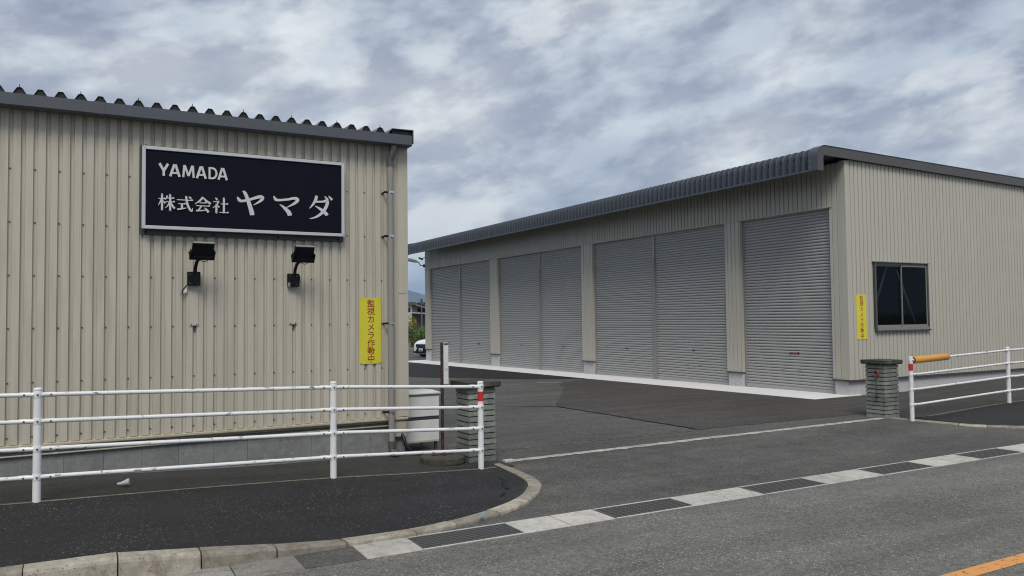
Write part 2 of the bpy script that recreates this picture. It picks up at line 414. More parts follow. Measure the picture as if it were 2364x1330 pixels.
def sheet(name, poly, z_off, material, parent, zf=lambda x, y: yard_z(y), sub=0.12, jit=0.04):
    """flat patch of paving with a ragged edge, a few mm above what lies below"""
    pts = []
    for (a, b) in zip(poly, poly[1:]+poly[:1]):
        L = math.hypot(b[0]-a[0], b[1]-a[1]); n = max(1, int(L/sub))
        for i in range(n):
            t = i/n; pts.append((lerp(a[0], b[0], t)+random.uniform(-jit, jit), lerp(a[1], b[1], t)+random.uniform(-jit, jit)))
    bm = bmesh.new(); vs = [bm.verts.new((x, y, 0)) for x, y in pts]; bm.faces.new(vs)
    bmesh.ops.triangulate(bm, faces=bm.faces)
    if zf:
        ys = sorted({q for q in (9.5, 10.5, 11.5, 12.5, 20, 30, 40) if min(p[1] for p in pts) < q < max(p[1] for p in pts)})
        for q in ys:
            bmesh.ops.bisect_plane(bm, geom=bm.verts[:]+bm.edges[:]+bm.faces[:], plane_co=(0, q, 0), plane_no=(0, 1, 0))
    for v in bm.verts: v.co.z = zf(v.co.x, v.co.y)+z_off
    bmesh.ops.recalc_face_normals(bm, faces=bm.faces)
    me = bpy.data.meshes.new(name); bm.to_mesh(me); bm.free(); me.materials.append(mat(material))
    return link(name, me, parent)
sheet('asphalt_patch', [(9.27, 10.35), (24, 10.0), (24, 12.3), (14.83, 12.45), (14.83, 21.8), (13.1, 20.9), (12.3, 19.3), (9.3, 14.95)], 0.005, 'asphalt_new', yard)
sheet('asphalt_patch', [(14.83, 21.8), (14.83, 41), (9.0, 41), (10.2, 27.2), (13.2, 22.9)], 0.009, 'asphalt_fresh', yard, jit=0.06)
# crack running out from the gate pillar and faint paint traces
g = MB()
px = 5.3; last = None; row = []
for i in range(40):
    t = i/39; x = lerp(5.3, 9.25, t); y = lerp(18.6, 15.0, t)+random.uniform(-0.03, 0.03); z = yard_z(y)+0.006
    row.append([(x-0.015, y-0.02, z), (x+0.015, y+random.uniform(0.005, 0.03), z)])
g.grid(row); o = part('seam_crack', g, 'crack_black', yard, fix=False)
row = []
g = MB()
for i in range(44):
    t = i/43; x = lerp(9.27, 9.30, t)+random.uniform(-0.02, 0.02); y = lerp(10.4, 14.9, t); z = yard_z(y)+0.011
    row.append([(x-0.012-random.random()*0.02, y, z), (x+0.012+random.random()*0.02, y, z)])
g.grid(row); part('seam_crack', g, 'asphalt_fresh', yard, fix=False)
g = MB(); row = []
for i in range(60):
    x = lerp(5.3, 9.2, i/59); y = 10.28+random.uniform(-0.01, 0.01); w = 0.012+0.015*random.random()
    row.append([(x, y-w, yard_z(y)+0.005), (x, y+w, yard_z(y)+0.005)])
g.grid(row); part('faded_line', g, 'seam_strip', yard, fix=False)
g = MB(); g.add([(12.55, 21.45, 0), (12.72, 21.45, 0), (13.3, 20.9, 0), (13.2, 20.85, 0)], [(0, 1, 2, 3)])
g.v = [(x, y, yard_z(y)+0.014) for x, y, z in g.v]; part('paint_mark', g, 'gutter_slab', yard, fix=False)
# rough mortar strip where the yard meets the pavement crossing
g = MB(); row = []
n = 190
for i in range(n):
    x = lerp(5.05, 13.1, i/(n-1)); yc = lerp(9.44, 9.60, i/(n-1)); w = 0.068+0.014*math.sin(i*0.7)+random.uniform(-0.010, 0.010)
    if 0.40 < i/n < 0.52: yc += 0.02*math.sin((i/n-0.4)/0.12*PI)
    row.append([(x, yc-w, yard_z(yc)+0.004), (x, yc-w*0.6, yard_z(yc)+0.013), (x, yc+w*0.5, yard_z(yc)+0.013), (x, yc+w, yard_z(yc)+0.004)])
g.grid(row); part('mortar_strip', g, 'mortar', yard, fix=False)
# orange centre line
g = MB(); row = []
for i in range(120):
    x = lerp(-10, 40, i/119); row.append([(x, 3.595, 0.004), (x, 3.735, 0.004)])
g.grid(row); part('centre_line', g, 'orange_line', road, fix=False)

# ------------------------------------------------------------------ drain channel with cover slabs and grates
drain = struct('drain_channel')
g = MB(); g.grid([[(x, 6.36, 0.0), (x, 6.37, -0.30), (x, 6.79, -0.30), (x, 6.80, 0.0)] for x in frange(-30, 60, 10)])
part('channel_trough', g, 'concrete_block', drain, fix=False)
sl = MB(); sl.box(-0.249, 0.249, 6.363, 6.797, -0.10, 0.004)
slab_me = sl.mesh('cover_slab', 'gutter_slab', (0, 6.58, 0), bevel=0.006)
slab_old = sl.mesh('cover_slab', 'gutter_dirty', (0, 6.58, 0), bevel=0.010)
def slab(xc):
    o = link('cover_slab', slab_old if xc < 2.0 else slab_me, drain, (xc, 6.58, random.uniform(0, 0.002))); return o
gm = MB()
for y in (6.396, 6.764): gm.box(-0.499, 0.499, y-0.008, y+0.008, -0.05, 0.002)
for x in (-0.49, 0.49): gm.box(x-0.009, x+0.009, 6.4045, 6.7555, -0.05, 0.001)
for i in range(7): 
    y = 6.428+i*0.0505; gm.box(-0.479, 0.479, y-0.009, y+0.009, -0.045, 0.0)
for i in range(24):
    x = -0.46+i*0.04; gm.box(x-0.005, x+0.005, 6.4042, 6.7558, -0.035, -0.004)
grate_me = gm.mesh('grate', 'grate_steel', (0, 6.58, 0))
fm = MB()
for y in (6.374, 6.786): fm.box(-0.499, 0.499, y-0.0125, y+0.0125, -0.05, 0.0045)
gframe_me = fm.mesh('grate_frame', 'gutter_slab', (0, 6.58, 0))
for k in range(-6, 18):
    x = 2.62+2.03*k
    if k < 0:
        for q in range(4):
            c = x+0.25+0.5075*q
            if c < 1.36: slab(c)
        continue
    g1 = link('grate', grate_me, drain, (x+0.5, 6.58, 0)); link('frame', gframe_me, g1)
    slab(x+1.255); slab(x+1.765)
slab(2.368)
o = slab(1.47); o.scale = (0.55, 1, 1)
g = MB(); g.box(1.61, 2.115, 6.365, 6.795, -0.08, 0.003); part('asphalt_patch', g, 'asphalt_drive', drain)

# ------------------------------------------------------------------ pavements and kerbs
# left kerb: (inner top x,y) (outer x,y) top height at each joint
JL = [((-0.33-0.605*k, 6.95), (-0.33-0.605*k, 6.765), 0.19) for k in range(18, 0, -1)]
JL += [((-0.33, 6.95), (-0.33, 6.765), 0.19), ((0.29, 6.95), (0.29, 6.765), 0.188), ((0.885, 6.945), (0.885, 6.76), 0.138), ((1.47, 6.935), (1.475, 6.76), 0.083),
       ((2.05, 6.92), (2.075, 6.775), 0.046), ((2.67, 6.915), (2.72, 6.79), 0.045), ((3.09, 6.99), (3.16, 6.865), 0.045), ((3.63, 7.18), (3.715, 7.045), 0.046),
       ((4.10, 7.45), (4.215, 7.33), 0.048), ((4.44, 7.80), (4.60, 7.74), 0.050), ((4.69, 8.28), (4.86, 8.25), 0.052), ((4.82, 9.33), (4.965, 9.36), 0.056)]
JR = [((13.33, 9.62), (13.18, 9.60), 0.058), ((13.53, 8.42), (13.39, 8.36), 0.054), ((13.72, 8.06), (13.60, 7.98), 0.053), ((14.12, 7.64), (14.02, 7.54), 0.055), ((14.62, 7.28), (14.54, 7.16), 0.058),
      ((15.2, 7.05), (15.14, 6.92), 0.065), ((15.8, 6.96), (15.78, 6.80), 0.09)] + [((16.4+0.605*k, 6.95), (16.4+0.605*k, 6.77), min(0.19, 0.13+0.03*k)) for k in range(24)]
def cat(J, i, t):
    def cr(p0, p1, p2, p3): return 0.5*((2*p1)+(-p0+p2)*t+(2*p0-5*p1+4*p2-p3)*t*t+(-p0+3*p1-3*p2+p3)*t**3)
    a = J[max(i-1, 0)]; b = J[i]; c = J[i+1]; d = J[min(i+2, len(J)-1)]
    return tuple(tuple(cr(a[q][w], b[q][w], c[q][w], d[q][w]) for w in (0, 1)) for q in (0, 1))+(lerp(b[2], c[2], t),)
def kerb(J, name):
    root = struct(name)
    for i in range(len(J)-1):
        L = math.hypot(J[i+1][0][0]-J[i][0][0], J[i+1][0][1]-J[i][0][1]); e = 0.006/L
        n = 9 if L > 0.8 else 5
        P = []
        dz = random.uniform(-0.003, 0.003); dw = random.uniform(-0.004, 0.004)
        for t in frange(e, 1-e, n):
            (ix, iy), (ox, oy), zt = cat(J, i, t); zt += dz
            def at(s, z): return (lerp(ox, ix, s)+dw, lerp(oy, iy, s)+dw, z)
            ch = 0.03 if zt > 0.1 else 0.016
            P.append([at(0, -0.06), at(0.02, zt-ch*1.2), at(0.07, zt-ch*0.45), at(0.17, zt-0.004), at(0.3, zt), at(0.95, zt), at(1.0, zt-0.008), at(1.0, -0.06)])
        m2 = MB(); m2.grid(P); q = len(P[0]); o = len(m2.v)
        m2.f.append(tuple(range(q))); m2.f.append(tuple(range(o-q, o))[::-1])
        cx = Vector(P[len(P)//2][4])
        part('kerb_stone', m2, 'kerb_stone', root, at=cx)
    return root
kerb(JL, 'kerb'); kerb(JR, 'kerb')

FL = [(-12, 0.36), (-3.3, 0.30), (-0.33, 0.225), (2.62, 0.146), (3.6, 0.098), (4.53, 0.056), (5.2, 0.052)]
def walk_left_z(x, y):
    kz = pw([(j[0][0], j[2]-0.004) for j in JL if j[0][1] < 7.6], x); t = max(0, min(1, (y-6.95)/(9.1-6.95)))
    return lerp(kz, pw(FL, x), t)
inner = []
for i in range(len(JL)-1):
    for t in (0, 0.2, 0.4, 0.6, 0.8): q_ = cat(JL, i, t); inner.append((*q_[0], q_[2]))
inner.append((*JL[-1][0], JL[-1][2]))
def col_z(kz, yin, FT, x, yy):
    t = max(0.0, min(1.0, (yy-yin)/max(0.25, 9.1-yin))); return lerp(kz-0.004, max(pw(FT, x), kz-0.004), t)
g = MB(); rows = []
for x, y, kz in inner:
    top = 9.10 if x < 4.7 else max(9.10, y+0.02)
    rows.append([(x, yy, col_z(kz, y, FL, x, yy)) for yy in frange(y-0.01, top, 9)])
g.grid(rows); walkL = struct('pavement', g, 'asphalt_walk')
FR = [(12.9, 0.06), (13.22, 0.085), (16.28, 0.18), (19.3, 0.25), (30, 0.36)]
def walk_right_z(x, y):
    kz = pw([(j[0][0], j[2]-0.004) for j in JR if j[0][1] < 7.6], x); t = max(0, min(1, (y-6.95)/(9.1-6.95)))
    return lerp(kz, pw(FR, x), t)
inner = []
for i in range(len(JR)-1):
    for t in (0, 0.2, 0.4, 0.6, 0.8): q_ = cat(JR, i, t); inner.append((*q_[0], q_[2]))
g = MB(); rows = []
for x, y, kz in inner:
    top = 9.10 if x > 13.45 else max(9.10, y+0.02)
    rows.append([(x, yy, col_z(kz, y, FR, x, yy)) for yy in frange(y-0.01, top, 9)])
g.grid(rows); walkR = struct('pavement', g, 'asphalt_walk')
# strip between the fence and the building
FW = [(-12, 0.30), (-0.33, 0.195), (2.09, 0.10), (3.86, 0.078), (4.2, 0.056), (5.2, 0.050)]
g = MB(); g.grid([[(x, y, lerp(pw(FL, x)-0.003, pw(FW, x), (y-9.1)/1.5)) for y in (9.10, 9.5, 9.9, 10.3, 10.63)] for x in frange(-11, 4.3, 40)])
apronL = struct('verge', g, 'asphalt_apron')
g = MB(); g.grid([[(x, y, max(0.05, lerp(pw(FL, x)-0.003, pw(FW, x), (y-9.1)/1.5))) for y in (9.10, 9.4, 9.7, 10.0)] for x in frange(4.3, 5.02, 5)])
part('paving_end', g, 'asphalt_apron', apronL, fix=False)
GW = [(13.3, 0.046), (16.0, 0.032), (18.0, 0.035), (20, 0.09), (23, 0.20), (30, 0.36)]
g = MB(); g.grid([[(x, y, lerp(yard_z(y)+0.007, max(yard_z(y)+0.008, lerp(pw(FR, x)-0.003, pw(GW, x), (y-9.1)/3.5)), min(1.0, max(0.0, (x-13.46)/0.9)) if y > 9.3 else 1.0)) for y in (9.1, 9.35, 9.7, 10.2, 10.8, 11.4, 12.0, 12.68)] for x in [13.46, 13.6, 13.8, 14.1, 14.4]+frange(14.8, 30, 28)])
struct('verge', g, 'asphalt_new')
# weathered joint strips beneath the fences
def joint(FT, x0, x1, par, n):
    rows = []; m2 = MB()
    for x in frange(x0, x1, n):
        y = 9.10+0.03*math.sin(x*1.3)+random.uniform(-0.006, 0.006); w = 0.014+0.006*random.random()
        rows.append([(x, y-w, pw(FT, x)+0.002), (x, y, pw(FT, x)+0.009), (x, y+w, pw(FT, x)+0.002)])
    m2.grid(rows); part('joint_strip', m2, 'seam_strip', par, fix=False)
joint(FL, -8, 4.75, walkL, 120); joint(FR, 13.6, 24, walkR, 90)
# broken edge of the pavement by the rounded kerb
g = MB()
for (x0, y0, x1, y1, w) in ((4.46, 8.48, 4.44, 8.30, 0.03), (4.44, 8.30, 4.37, 8.20, 0.045), (4.37, 8.20, 4.30, 8.02, 0.05), (4.30, 8.02, 4.26, 7.90, 0.06), (4.14, 7.72, 4.02, 7.62, 0.03)):
    dx, dy = x1-x0, y1-y0; L = math.hypot(dx, dy); nx, ny = -dy/L*w/2, dx/L*w/2; rows = []
    for t in frange(0, 1, 6):
        j = random.uniform(0.5, 1.3); x, y = lerp(x0, x1, t), lerp(y0, y1, t); z = walk_left_z(x, y)+0.005
        rows.append([(x-nx*j, y-ny*j, z), (x+nx*j, y+ny*j, z)])
    g.grid(rows)
part('crack', g, 'crack_black', walkL, fix=False)
g = MB(); rows = []
for i in range(30):
    (ix, iy), _, zt = cat(JL, 26+i//10, (i % 10)/10); w = 0.02+0.03*random.random()
    nx, ny = (-0.9, 0.25)
    rows.append([(ix+nx*0.002, iy+ny*0.002, zt+0.001), (ix+nx*w, iy+ny*w, zt+0.001)])
g.grid(rows); part('soil_gap', g, 'leaf_dark', walkL, fix=False)

# ------------------------------------------------------------------ left building
YW = 10.55
bL = thing('workshop_building', 'cream corrugated metal workshop with slate gutter and ribbed roof behind the white railing', 'building', (-2.5, YW, 0.05))
PIT, G0 = 0.12267, -0.676
def ribbed(p0, p1, pitch, g0, gw, sl, depth):
    """breakpoints (u, d) of a sheet with narrow grooves centred at g0+k*pitch ; d=0 face, d=depth groove bottom"""
    out = [(p0, 0.0)]; k = math.ceil((p0-g0+gw)/pitch)
    while g0+k*pitch+gw/2+sl < p1:
        c = g0+k*pitch
        if c-gw/2-sl > p0: out += [(c-gw/2-sl, 0.0), (c-gw/2, depth), (c+gw/2, depth), (c+gw/2+sl, 0.0)]
        k += 1
    out.append((p1, 0.0)); return out
pr = ribbed(-9.0, 3.972, PIT, G0, 0.036, 0.006, 0.027)
g = MB(); g.grid([[(u, YW+d, z) for z in (0.605, 2.0, 3.3, 4.50)] for u, d in pr]); part('front_cladding', g, 'cladding_cream', bL, fix=False)
pr = ribbed(10.68, 22.0, PIT, 10.75, 0.030, 0.007, 0.021)
g = MB(); g.grid([[(4.11-d, u, z) for z in (0.605, 2.5, 4.50)] for u, d in pr]); part('side_cladding', g, 'cladding_cream', bL, fix=False)
g = MB(); g.box(-9, 4.05, 10.60, 22.0, 0.6, 4.5); part('wall_core', g, 'dark_inside', bL)
for z0, z1 in ((0.608, 2.337), (2.343, 4.46)):
    g = MB(); g.prism([(3.972, YW-0.006), (4.118, YW-0.006), (4.118, YW+0.14), (4.112, YW+0.14), (4.112, YW), (3.972, YW)], z0, z1, lambda a, b, d: (a, b, d))
    part('corner_trim', g, 'trim_cream', bL)
# screws: tiny, one mesh
g = MB()
for z in (3.74, 3.128, 2.52, 1.915, 1.298, 0.682):
    for k in range(-12, 20):
        x = -0.681+0.2453*k
        if x > 3.9: continue
        if 0.62 < x < 3.2 and 3.0 < z < 4.15: continue
        g.add([(x+0.0105*math.cos(a*PI/3), YW+0.027, z+0.0105*math.sin(a*PI/3)) for a in range(6)]+[(x+0.007*math.cos(a*PI/3), YW+0.016, z+0.007*math.sin(a*PI/3)) for a in range(6)],
              [(6, 7, 8, 9, 10, 11)]+[(a, (a+1) % 6, (a+1) % 6+6, a+6) for a in range(6)])
o = part('screws', g, 'screw_brown', bL); o['kind'] = 'stuff'
# base flashing, plinth of concrete blocks, conduits
g = MB(); g.prism([(YW-0.030, 0.572), (YW-0.030, 0.592), (YW+0.03, 0.606), (YW+0.05, 0.606), (YW+0.05, 0.560), (YW-0.022, 0.560)], -9, 4.10, lambda a, b, d: (d, a, b))
part('base_flashing', g, 'trim_sill', bL)
plinth = link('plinth', None, bL, (0, 0.07, 0))
g = MB(); g.box(-9, 4.09, YW+0.075, 22, -0.4, 0.598); part('footing', g, 'concrete_block', plinth)
bm_ = MB(); bm_.box(-0.2042, 0.2042, 0, 0.02, -0.1003, 0.1003); blk = bm_.mesh('block', 'concrete_block', bevel=0.0015)
def add_block(x, z, sx=1.0):
    o = link('block', blk, plinth); o.location = Vector((x, YW+0.062, z))-worldloc(plinth); o.scale.x = sx
for r_, z in enumerate((0.099, 0.301, 0.503)):
    x = 3.58-0.2055-0.411*13+(0.0 if r_ != 1 else 0.0)
    for k in range(15):
        xx = x+0.411*k
        if xx+0.2 < 4.09: add_block(xx, z)
    add_block(4.0375, z, 0.235)
g = MB(); g.box(-9, 3.58-0.411*14-0.003, YW+0.063, YW+0.074, -0.1, 0.597); part('plinth_render', g, 'concrete_block', plinth)
def wob(z0, z1, sag=0.0, y=YW+0.035):
    return [(lerp(-8, 3.86, t), y, lerp(z0, z1, t)+0.004*math.sin(9*t)) for t in frange(0, 1, 24)]
for z0, z1 in ((0.515, 0.542), (0.455, 0.486)):
    g = MB(); g.tube(wob(z0, z1), 0.0115, 10); c = part('conduit', g, 'pvc_ivory', bL, smooth=True)
    g = MB(); 
    for x in (-0.2, 1.9, 3.45):
        t = (x+8)/11.86; z = lerp(z0, z1, t)+0.004*math.sin(9*t); g.tube([(x-0.02, YW+0.035, z), (x+0.02, YW+0.035, z)], 0.0150, 10)
    part('coupling', g, 'pvc_ivory', c, smooth=False)
g = MB(); g.box(3.90, 4.075, YW-0.004, YW+0.06, 0.33, 0.556); part('pipe_cover', g, 'trim_sill', bL, bevel=0.004)
# gutter
gp = [(10.345, 4.553), (10.345, 4.420), (10.360, 4.408), (10.515, 4.408), (10.53, 4.420), (10.53, 4.54), (10.52, 4.54), (10.52, 4.422), (10.357, 4.422), (10.357, 4.535), (10.372, 4.535), (10.372, 4.553)]
g = MB(); g.prism(gp, -9.0, 4.105, lambda a, b, d: (d, a, b)); gut = part('gutter', g, 'gutter_slate', bL)
g = MB(); g.box(4.103, 4.112, 10.343, 10.54, 4.405, 4.545); part('end_cap', g, 'gutter_slate', gut)
g = MB(); g.prism([(10.339, 4.556), (10.339, 4.416), (10.356, 4.402), (10.50, 4.402), (10.50, 4.407), (10.358, 4.407), (10.3445, 4.419), (10.3445, 4.556)], 0.145, 0.265, lambda a, b, d: (d, a, b)); part('joiner', g, 'gutter_slate', gut)
g = MB(); g.box(-9, 3.97, YW-0.02, YW+0.05, 4.47, 4.56); part('eave_trim', g, 'flash_dark', bL)
# folded plate roof
def roofprof(x0, x1, pitch, c0, zb, zt):
    out = [(x0, zb)]; k = math.ceil((x0-c0)/pitch)
    while c0+k*pitch+0.09 < x1:
        c = c0+k*pitch; out += [(c-0.074, zb), (c-0.024, zt), (c+0.024, zt), (c+0.074, zb)]; k += 1
    out.append((x1, zb)); return out
rp = roofprof(-9.0, 3.80, 0.20335, 0.2215, 4.562, 4.642)
g = MB(); g.grid([[(u, y, z+(y-10.43)*0.03) for y in (10.43, 16, 22.3)] for u, z in rp])
rf = part('roof', g, 'roof_slate', bL, fix=False)
g = MB(); k = -44; cl = MB()
for k in range(-44, 18):
    c = 0.2215+0.20335*k
    g.add([(c-0.070, 10.447, 4.5575), (c-0.022, 10.447, 4.637), (c+0.022, 10.447, 4.637), (c+0.070, 10.447, 4.5575)], [(0, 1, 2, 3)])
    if k % 3 == 2:
        cl.lathe([(0.014, 0.0), (0.012, 0.012), (0.005, 0.014), (0.004, 0.042)], (c, 10.452, 4.640), 8)
part('closure_strips', g, 'black_rubber', rf, fix=False)['kind'] = 'stuff'
part('roof_bolts', cl, 'flash_dark', rf)['kind'] = 'stuff'
g = MB(); g.prism([(3.77, 4.566), (3.845, 4.648), (4.162, 4.652), (4.162, 4.455), (4.152, 4.455), (4.152, 4.642), (3.849, 4.638), (3.78, 4.566)], 10.41, 22.3, lambda a, b, d: (a, d, b+(d-10.41)*0.03))
part('verge_cap', g, 'gutter_slate', rf)
g = MB(); g.box(3.86, 4.150, 10.47, 10.49, 4.545, 4.636); part('verge_closer', g, 'flash_dark', rf)
# downpipe
dp = link('downpipe', None, bL); 
g = MB(); g.tube([(3.83, 10.468, 4.12), (3.832, 10.468, 2.4), (3.836, 10.468, 0.28)], 0.0445, 16); part('pipe', g, 'pvc_grey', dp, smooth=True)
g = MB(); g.tube([(3.862, 10.425, 4.42), (3.862, 10.425, 4.35), (3.858, 10.428, 4.325), (3.842, 10.455, 4.235), (3.832, 10.466, 4.205), (3.83, 10.468, 4.13)], 0.047, 16)
g.tube([(3.862, 10.425, 4.405), (3.862, 10.425, 4.355)], 0.051, 16); g.tube([(3.83, 10.468, 4.185), (3.83, 10.468, 4.115)], 0.0505, 16)
part('elbow', g, 'pvc_dark', dp, smooth=True)
g = MB(); g.tube([(3.836, 10.468, 0.29), (3.836, 10.468, 0.20)], 0.051, 16); g.tube([(3.836, 10.468, 0.205), (3.836, 10.46, 0.16), (3.85, 10.42, 0.13), (3.90, 10.36, 0.115)], 0.046, 16)
part('shoe', g, 'pvc_dark', dp, smooth=True)
for z in (3.752, 3.137, 1.921, 0.696):
    g = MB(); g.tube([(3.833, 10.468, z-0.016), (3.833, 10.468, z+0.016)], 0.0475, 16); g.box(3.822, 3.842, 10.405, 10.424, z-0.014, z+0.014)
    c = part('clamp', g, 'chrome', dp)
    g = MB(); g.box(3.742, 3.782, 10.455, 10.478, z-0.018, z+0.010); g.box(3.745, 3.757, 10.478, 10.575, z-0.014, z+0.006); part('bracket', g, 'black_metal', c)
# covers over the supply holes below the floodlights
for x in (1.277, 2.497):
    g = MB(); g.box(x-0.052, x+0.052, YW-0.012, YW-0.004, 1.93, 2.45); g.box(x-0.052, x+0.052, YW-0.016, YW-0.0121, 1.922, 1.952); c = part('cover_strip', g, 'trim_cream', bL, bevel=0.0015)
    g = MB()
    for dx in (-0.03, 0.03): g.tube([(x+dx, YW-0.021, 1.938), (x+dx, YW-0.015, 1.938)], 0.008, 8)
    part('screws', g, 'screw_brown', c)['kind'] = 'stuff'
    g = MB(); g.box(x-0.012, x+0.018, YW+0.006, YW+0.02, 1.86, 1.925); part('sealant', g, 'flash_dark', c)

# ------------------------------------------------------------------ company sign
SX0, SX1, SZ0, SZ1, SY = 0.672, 3.163, 3.098, 4.103, 10.43
sg = thing('sign_board', 'long navy company sign with silver frame and pale raised lettering on cream wall', 'sign', (1.92, YW, 3.1))
g = MB(); g.box(SX0+0.03, SX1-0.03, SY+0.012, SY+0.10, SZ0+0.03, SZ1-0.03); part('panel', g, 'sign_navy', sg)
fwid = 0.040
def mitre(pts):
    m2 = MB(); m2.prism(pts, SY-0.006, SY+0.05, lambda a, b, d: (a, d, b)); part('frame', m2, 'aluminium', sg, bevel=0.004)
e_ = 0.0012
mitre([(SX0+e_, SZ1), (SX1-e_, SZ1), (SX1-fwid-e_, SZ1-fwid), (SX0+fwid+e_, SZ1-fwid)])
mitre([(SX0+e_, SZ0), (SX1-e_, SZ0), (SX1-fwid-e_, SZ0+fwid), (SX0+fwid+e_, SZ0+fwid)])
mitre([(SX0, SZ0+e_), (SX0, SZ1-e_), (SX0+fwid, SZ1-fwid-e_), (SX0+fwid, SZ0+fwid+e_)])
mitre([(SX1, SZ0+e_), (SX1, SZ1-e_), (SX1-fwid, SZ1-fwid-e_), (SX1-fwid, SZ0+fwid+e_)])
g = MB(); g.box(SX0-0.012, SX1+0.008, SY+0.085, SY+0.119, SZ1-0.03, SZ1+0.022); g.box(SX0-0.012, SX1+0.008, SY+0.085, SY+0.119, SZ0-0.062, SZ0+0.03)
g.box(SX0-0.012, SX0+0.02, SY+0.086, SY+0.118, SZ0, SZ1); part('backing_frame', g, 'steel_dark', sg)
g = MB()
for x in (0.72, 1.5, 2.3, 3.1):
    g.tube([(x, SY+0.10, SZ1+0.02), (x, SY+0.10, SZ1+0.034)], 0.009, 8); g.box(x-0.012, x+0.012, SY+0.079, SY+0.084, SZ0-0.048, SZ0-0.02)
part('bolts', g, 'black_metal', sg)['kind'] = 'stuff'
# lettering
def text_mesh(s, off=0.0):
    c = bpy.data.curves.new('t', 'FONT'); c.body = s; c.size = 1; c.offset = off; c.resolution_u = 4
    o = bpy.data.objects.new('t', c); COL.objects.link(o)
    me = bpy.data.meshes.new_from_object(o.evaluated_get(bpy.context.evaluated_depsgraph_get()))
    bpy.data.objects.remove(o); bpy.data.curves.remove(c); return me
def font_letter(name, s, box, y, depth, material, parent, off=0.0, keep=None):
    """glyph fitted into box (x0,x1,z0,z1) of a wall facing -Y; keep=(size, xc, zc): em-square fit"""
    me = text_mesh(s, off); xs = [v.co.x for v in me.vertices]; ys = [v.co.y for v in me.vertices]
    a0, a1, b0, b1 = min(xs), max(xs), min(ys), max(ys); pl = worldloc(parent)
    bm = bmesh.new(); bm.from_mesh(me)
    r = bmesh.ops.extrude_face_region(bm, geom=bm.faces[:]); top = [q for q in r['geom'] if isinstance(q, bmesh.types.BMVert)]
    for v in top: v.co.z = 1.0
    for v in bm.verts:
        if keep: sz, xc, zc = keep; X = xc+(v.co.x-0.5)*sz; Zc = zc+(v.co.y-0.38)*sz
        else: X = lerp(box[0], box[1], (v.co.x-a0)/(a1-a0)); Zc = lerp(box[2], box[3], (v.co.y-b0)/(b1-b0))
        v.co = Vector((X, y-depth*v.co.z, Zc))-pl
    bmesh.ops.recalc_face_normals(bm, faces=bm.faces)
    bm.to_mesh(me); bm.free(); me.materials.clear(); me.materials.append(mat(material)); me.name = name
    return link(name, me, parent)
LY = SY+0.011
def stroke_poly(pts, ws):
    P = [Vector(p) for p in pts]; 
    # resample with catmull-rom
    Q = []; W = []
    for i in range(len(P)-1):
        a = P[max(i-1, 0)]; b = P[i]; c = P[i+1]; d = P[min(i+2, len(P)-1)]
        m = 1 if len(P) == 2 else 5
        for k in range(m):
            t = k/m; Q.append(0.5*((2*b)+(-a+c)*t+(2*a-5*b+4*c-d)*t*t+(-a+3*b-3*c+d)*t**3)); W.append(lerp(ws[i], ws[i+1], t))
    Q.append(P[-1]); W.append(ws[-1]); Lf = []; Rg = []
    for i, q in enumerate(Q):
        t = (Q[min(i+1, len(Q)-1)]-Q[max(i-1, 0)]).normalized(); n = Vector((-t.y, t.x)); Lf.append(q+n*W[i]/2); Rg.append(q-n*W[i]/2)
    return Lf, Rg
def glyph(strokes, box, name='letter'):
    m2 = MB()
    for si, (pts, ws) in enumerate(strokes):
        Lf, Rg = stroke_poly(pts, ws); d = 0.011+0.00035*si
        f = lambda p, y: (lerp(box[0], box[1], p.x), y, lerp(box[2], box[3], p.y))
        n = len(Lf); vs = [f(p, LY-d) for p in Lf]+[f(p, LY-d) for p in Rg]+[f(p, LY) for p in Lf]+[f(p, LY) for p in Rg]
        fs = []
        for i in range(n-1):
            fs += [(i, i+1, n+i+1, n+i), (i, 2*n+i, 2*n+i+1, i+1), (n+i, n+i+1, 3*n+i+1, 3*n+i)]
        fs += [(0, n, 3*n, 2*n), (n-1, 2*n+n-1, 3*n+n-1, n+n-1)]
        m2.add(vs, fs)
    return part(name, m2, 'sign_letter', sg)
def H(x0, x1, y, t=0.055): return [([(x0, y), (x1, y)], [t, t]), ([(x1-0.12, y+0.015), (x1-0.05, y+0.035), (x1+0.01, y)], [0.01, 0.10, 0.02])]
def V(x, y1, y0, t=0.125): return [([(x-0.035, y1), (x, y1-0.05), (x, y0+0.02), (x-0.005, y0)], [0.05, t, t, t*0.8])]
S = lambda pts, ws: [(pts, ws)]
kabu = H(0.02, 0.44, 0.73)+V(0.23, 1.0, 0.0)+S([(0.2, 0.71), (0.12, 0.5), (0.0, 0.28)], [0.1, 0.08, 0.02])+S([(0.29, 0.6), (0.43, 0.43)], [0.03, 0.12]) \
    + S([(0.55, 0.95), (0.51, 0.8), (0.42, 0.66)], [0.1, 0.08, 0.02])+H(0.5, 0.96, 0.79)+H(0.44, 1.0, 0.55)+V(0.72, 1.0, -0.02)+S([(0.69, 0.54), (0.58, 0.3), (0.42, 0.12)], [0.09, 0.08, 0.02])+S([(0.76, 0.54), (0.86, 0.3), (1.0, 0.12)], [0.04, 0.12, 0.13])
shiki = H(0.0, 0.98, 0.72)+S([(0.73, 0.96), (0.88, 0.84)], [0.06, 0.14])+S([(0.56, 0.98), (0.6, 0.7), (0.68, 0.35), (0.83, 0.08), (0.93, 0.02), (0.97, 0.22)], [0.12, 0.13, 0.14, 0.14, 0.10, 0.02]) \
    + H(0.08, 0.54, 0.46)+V(0.31, 0.47, 0.14, 0.13)+S([(0.02, 0.08), (0.3, 0.13), (0.58, 0.20)], [0.10, 0.09, 0.04])
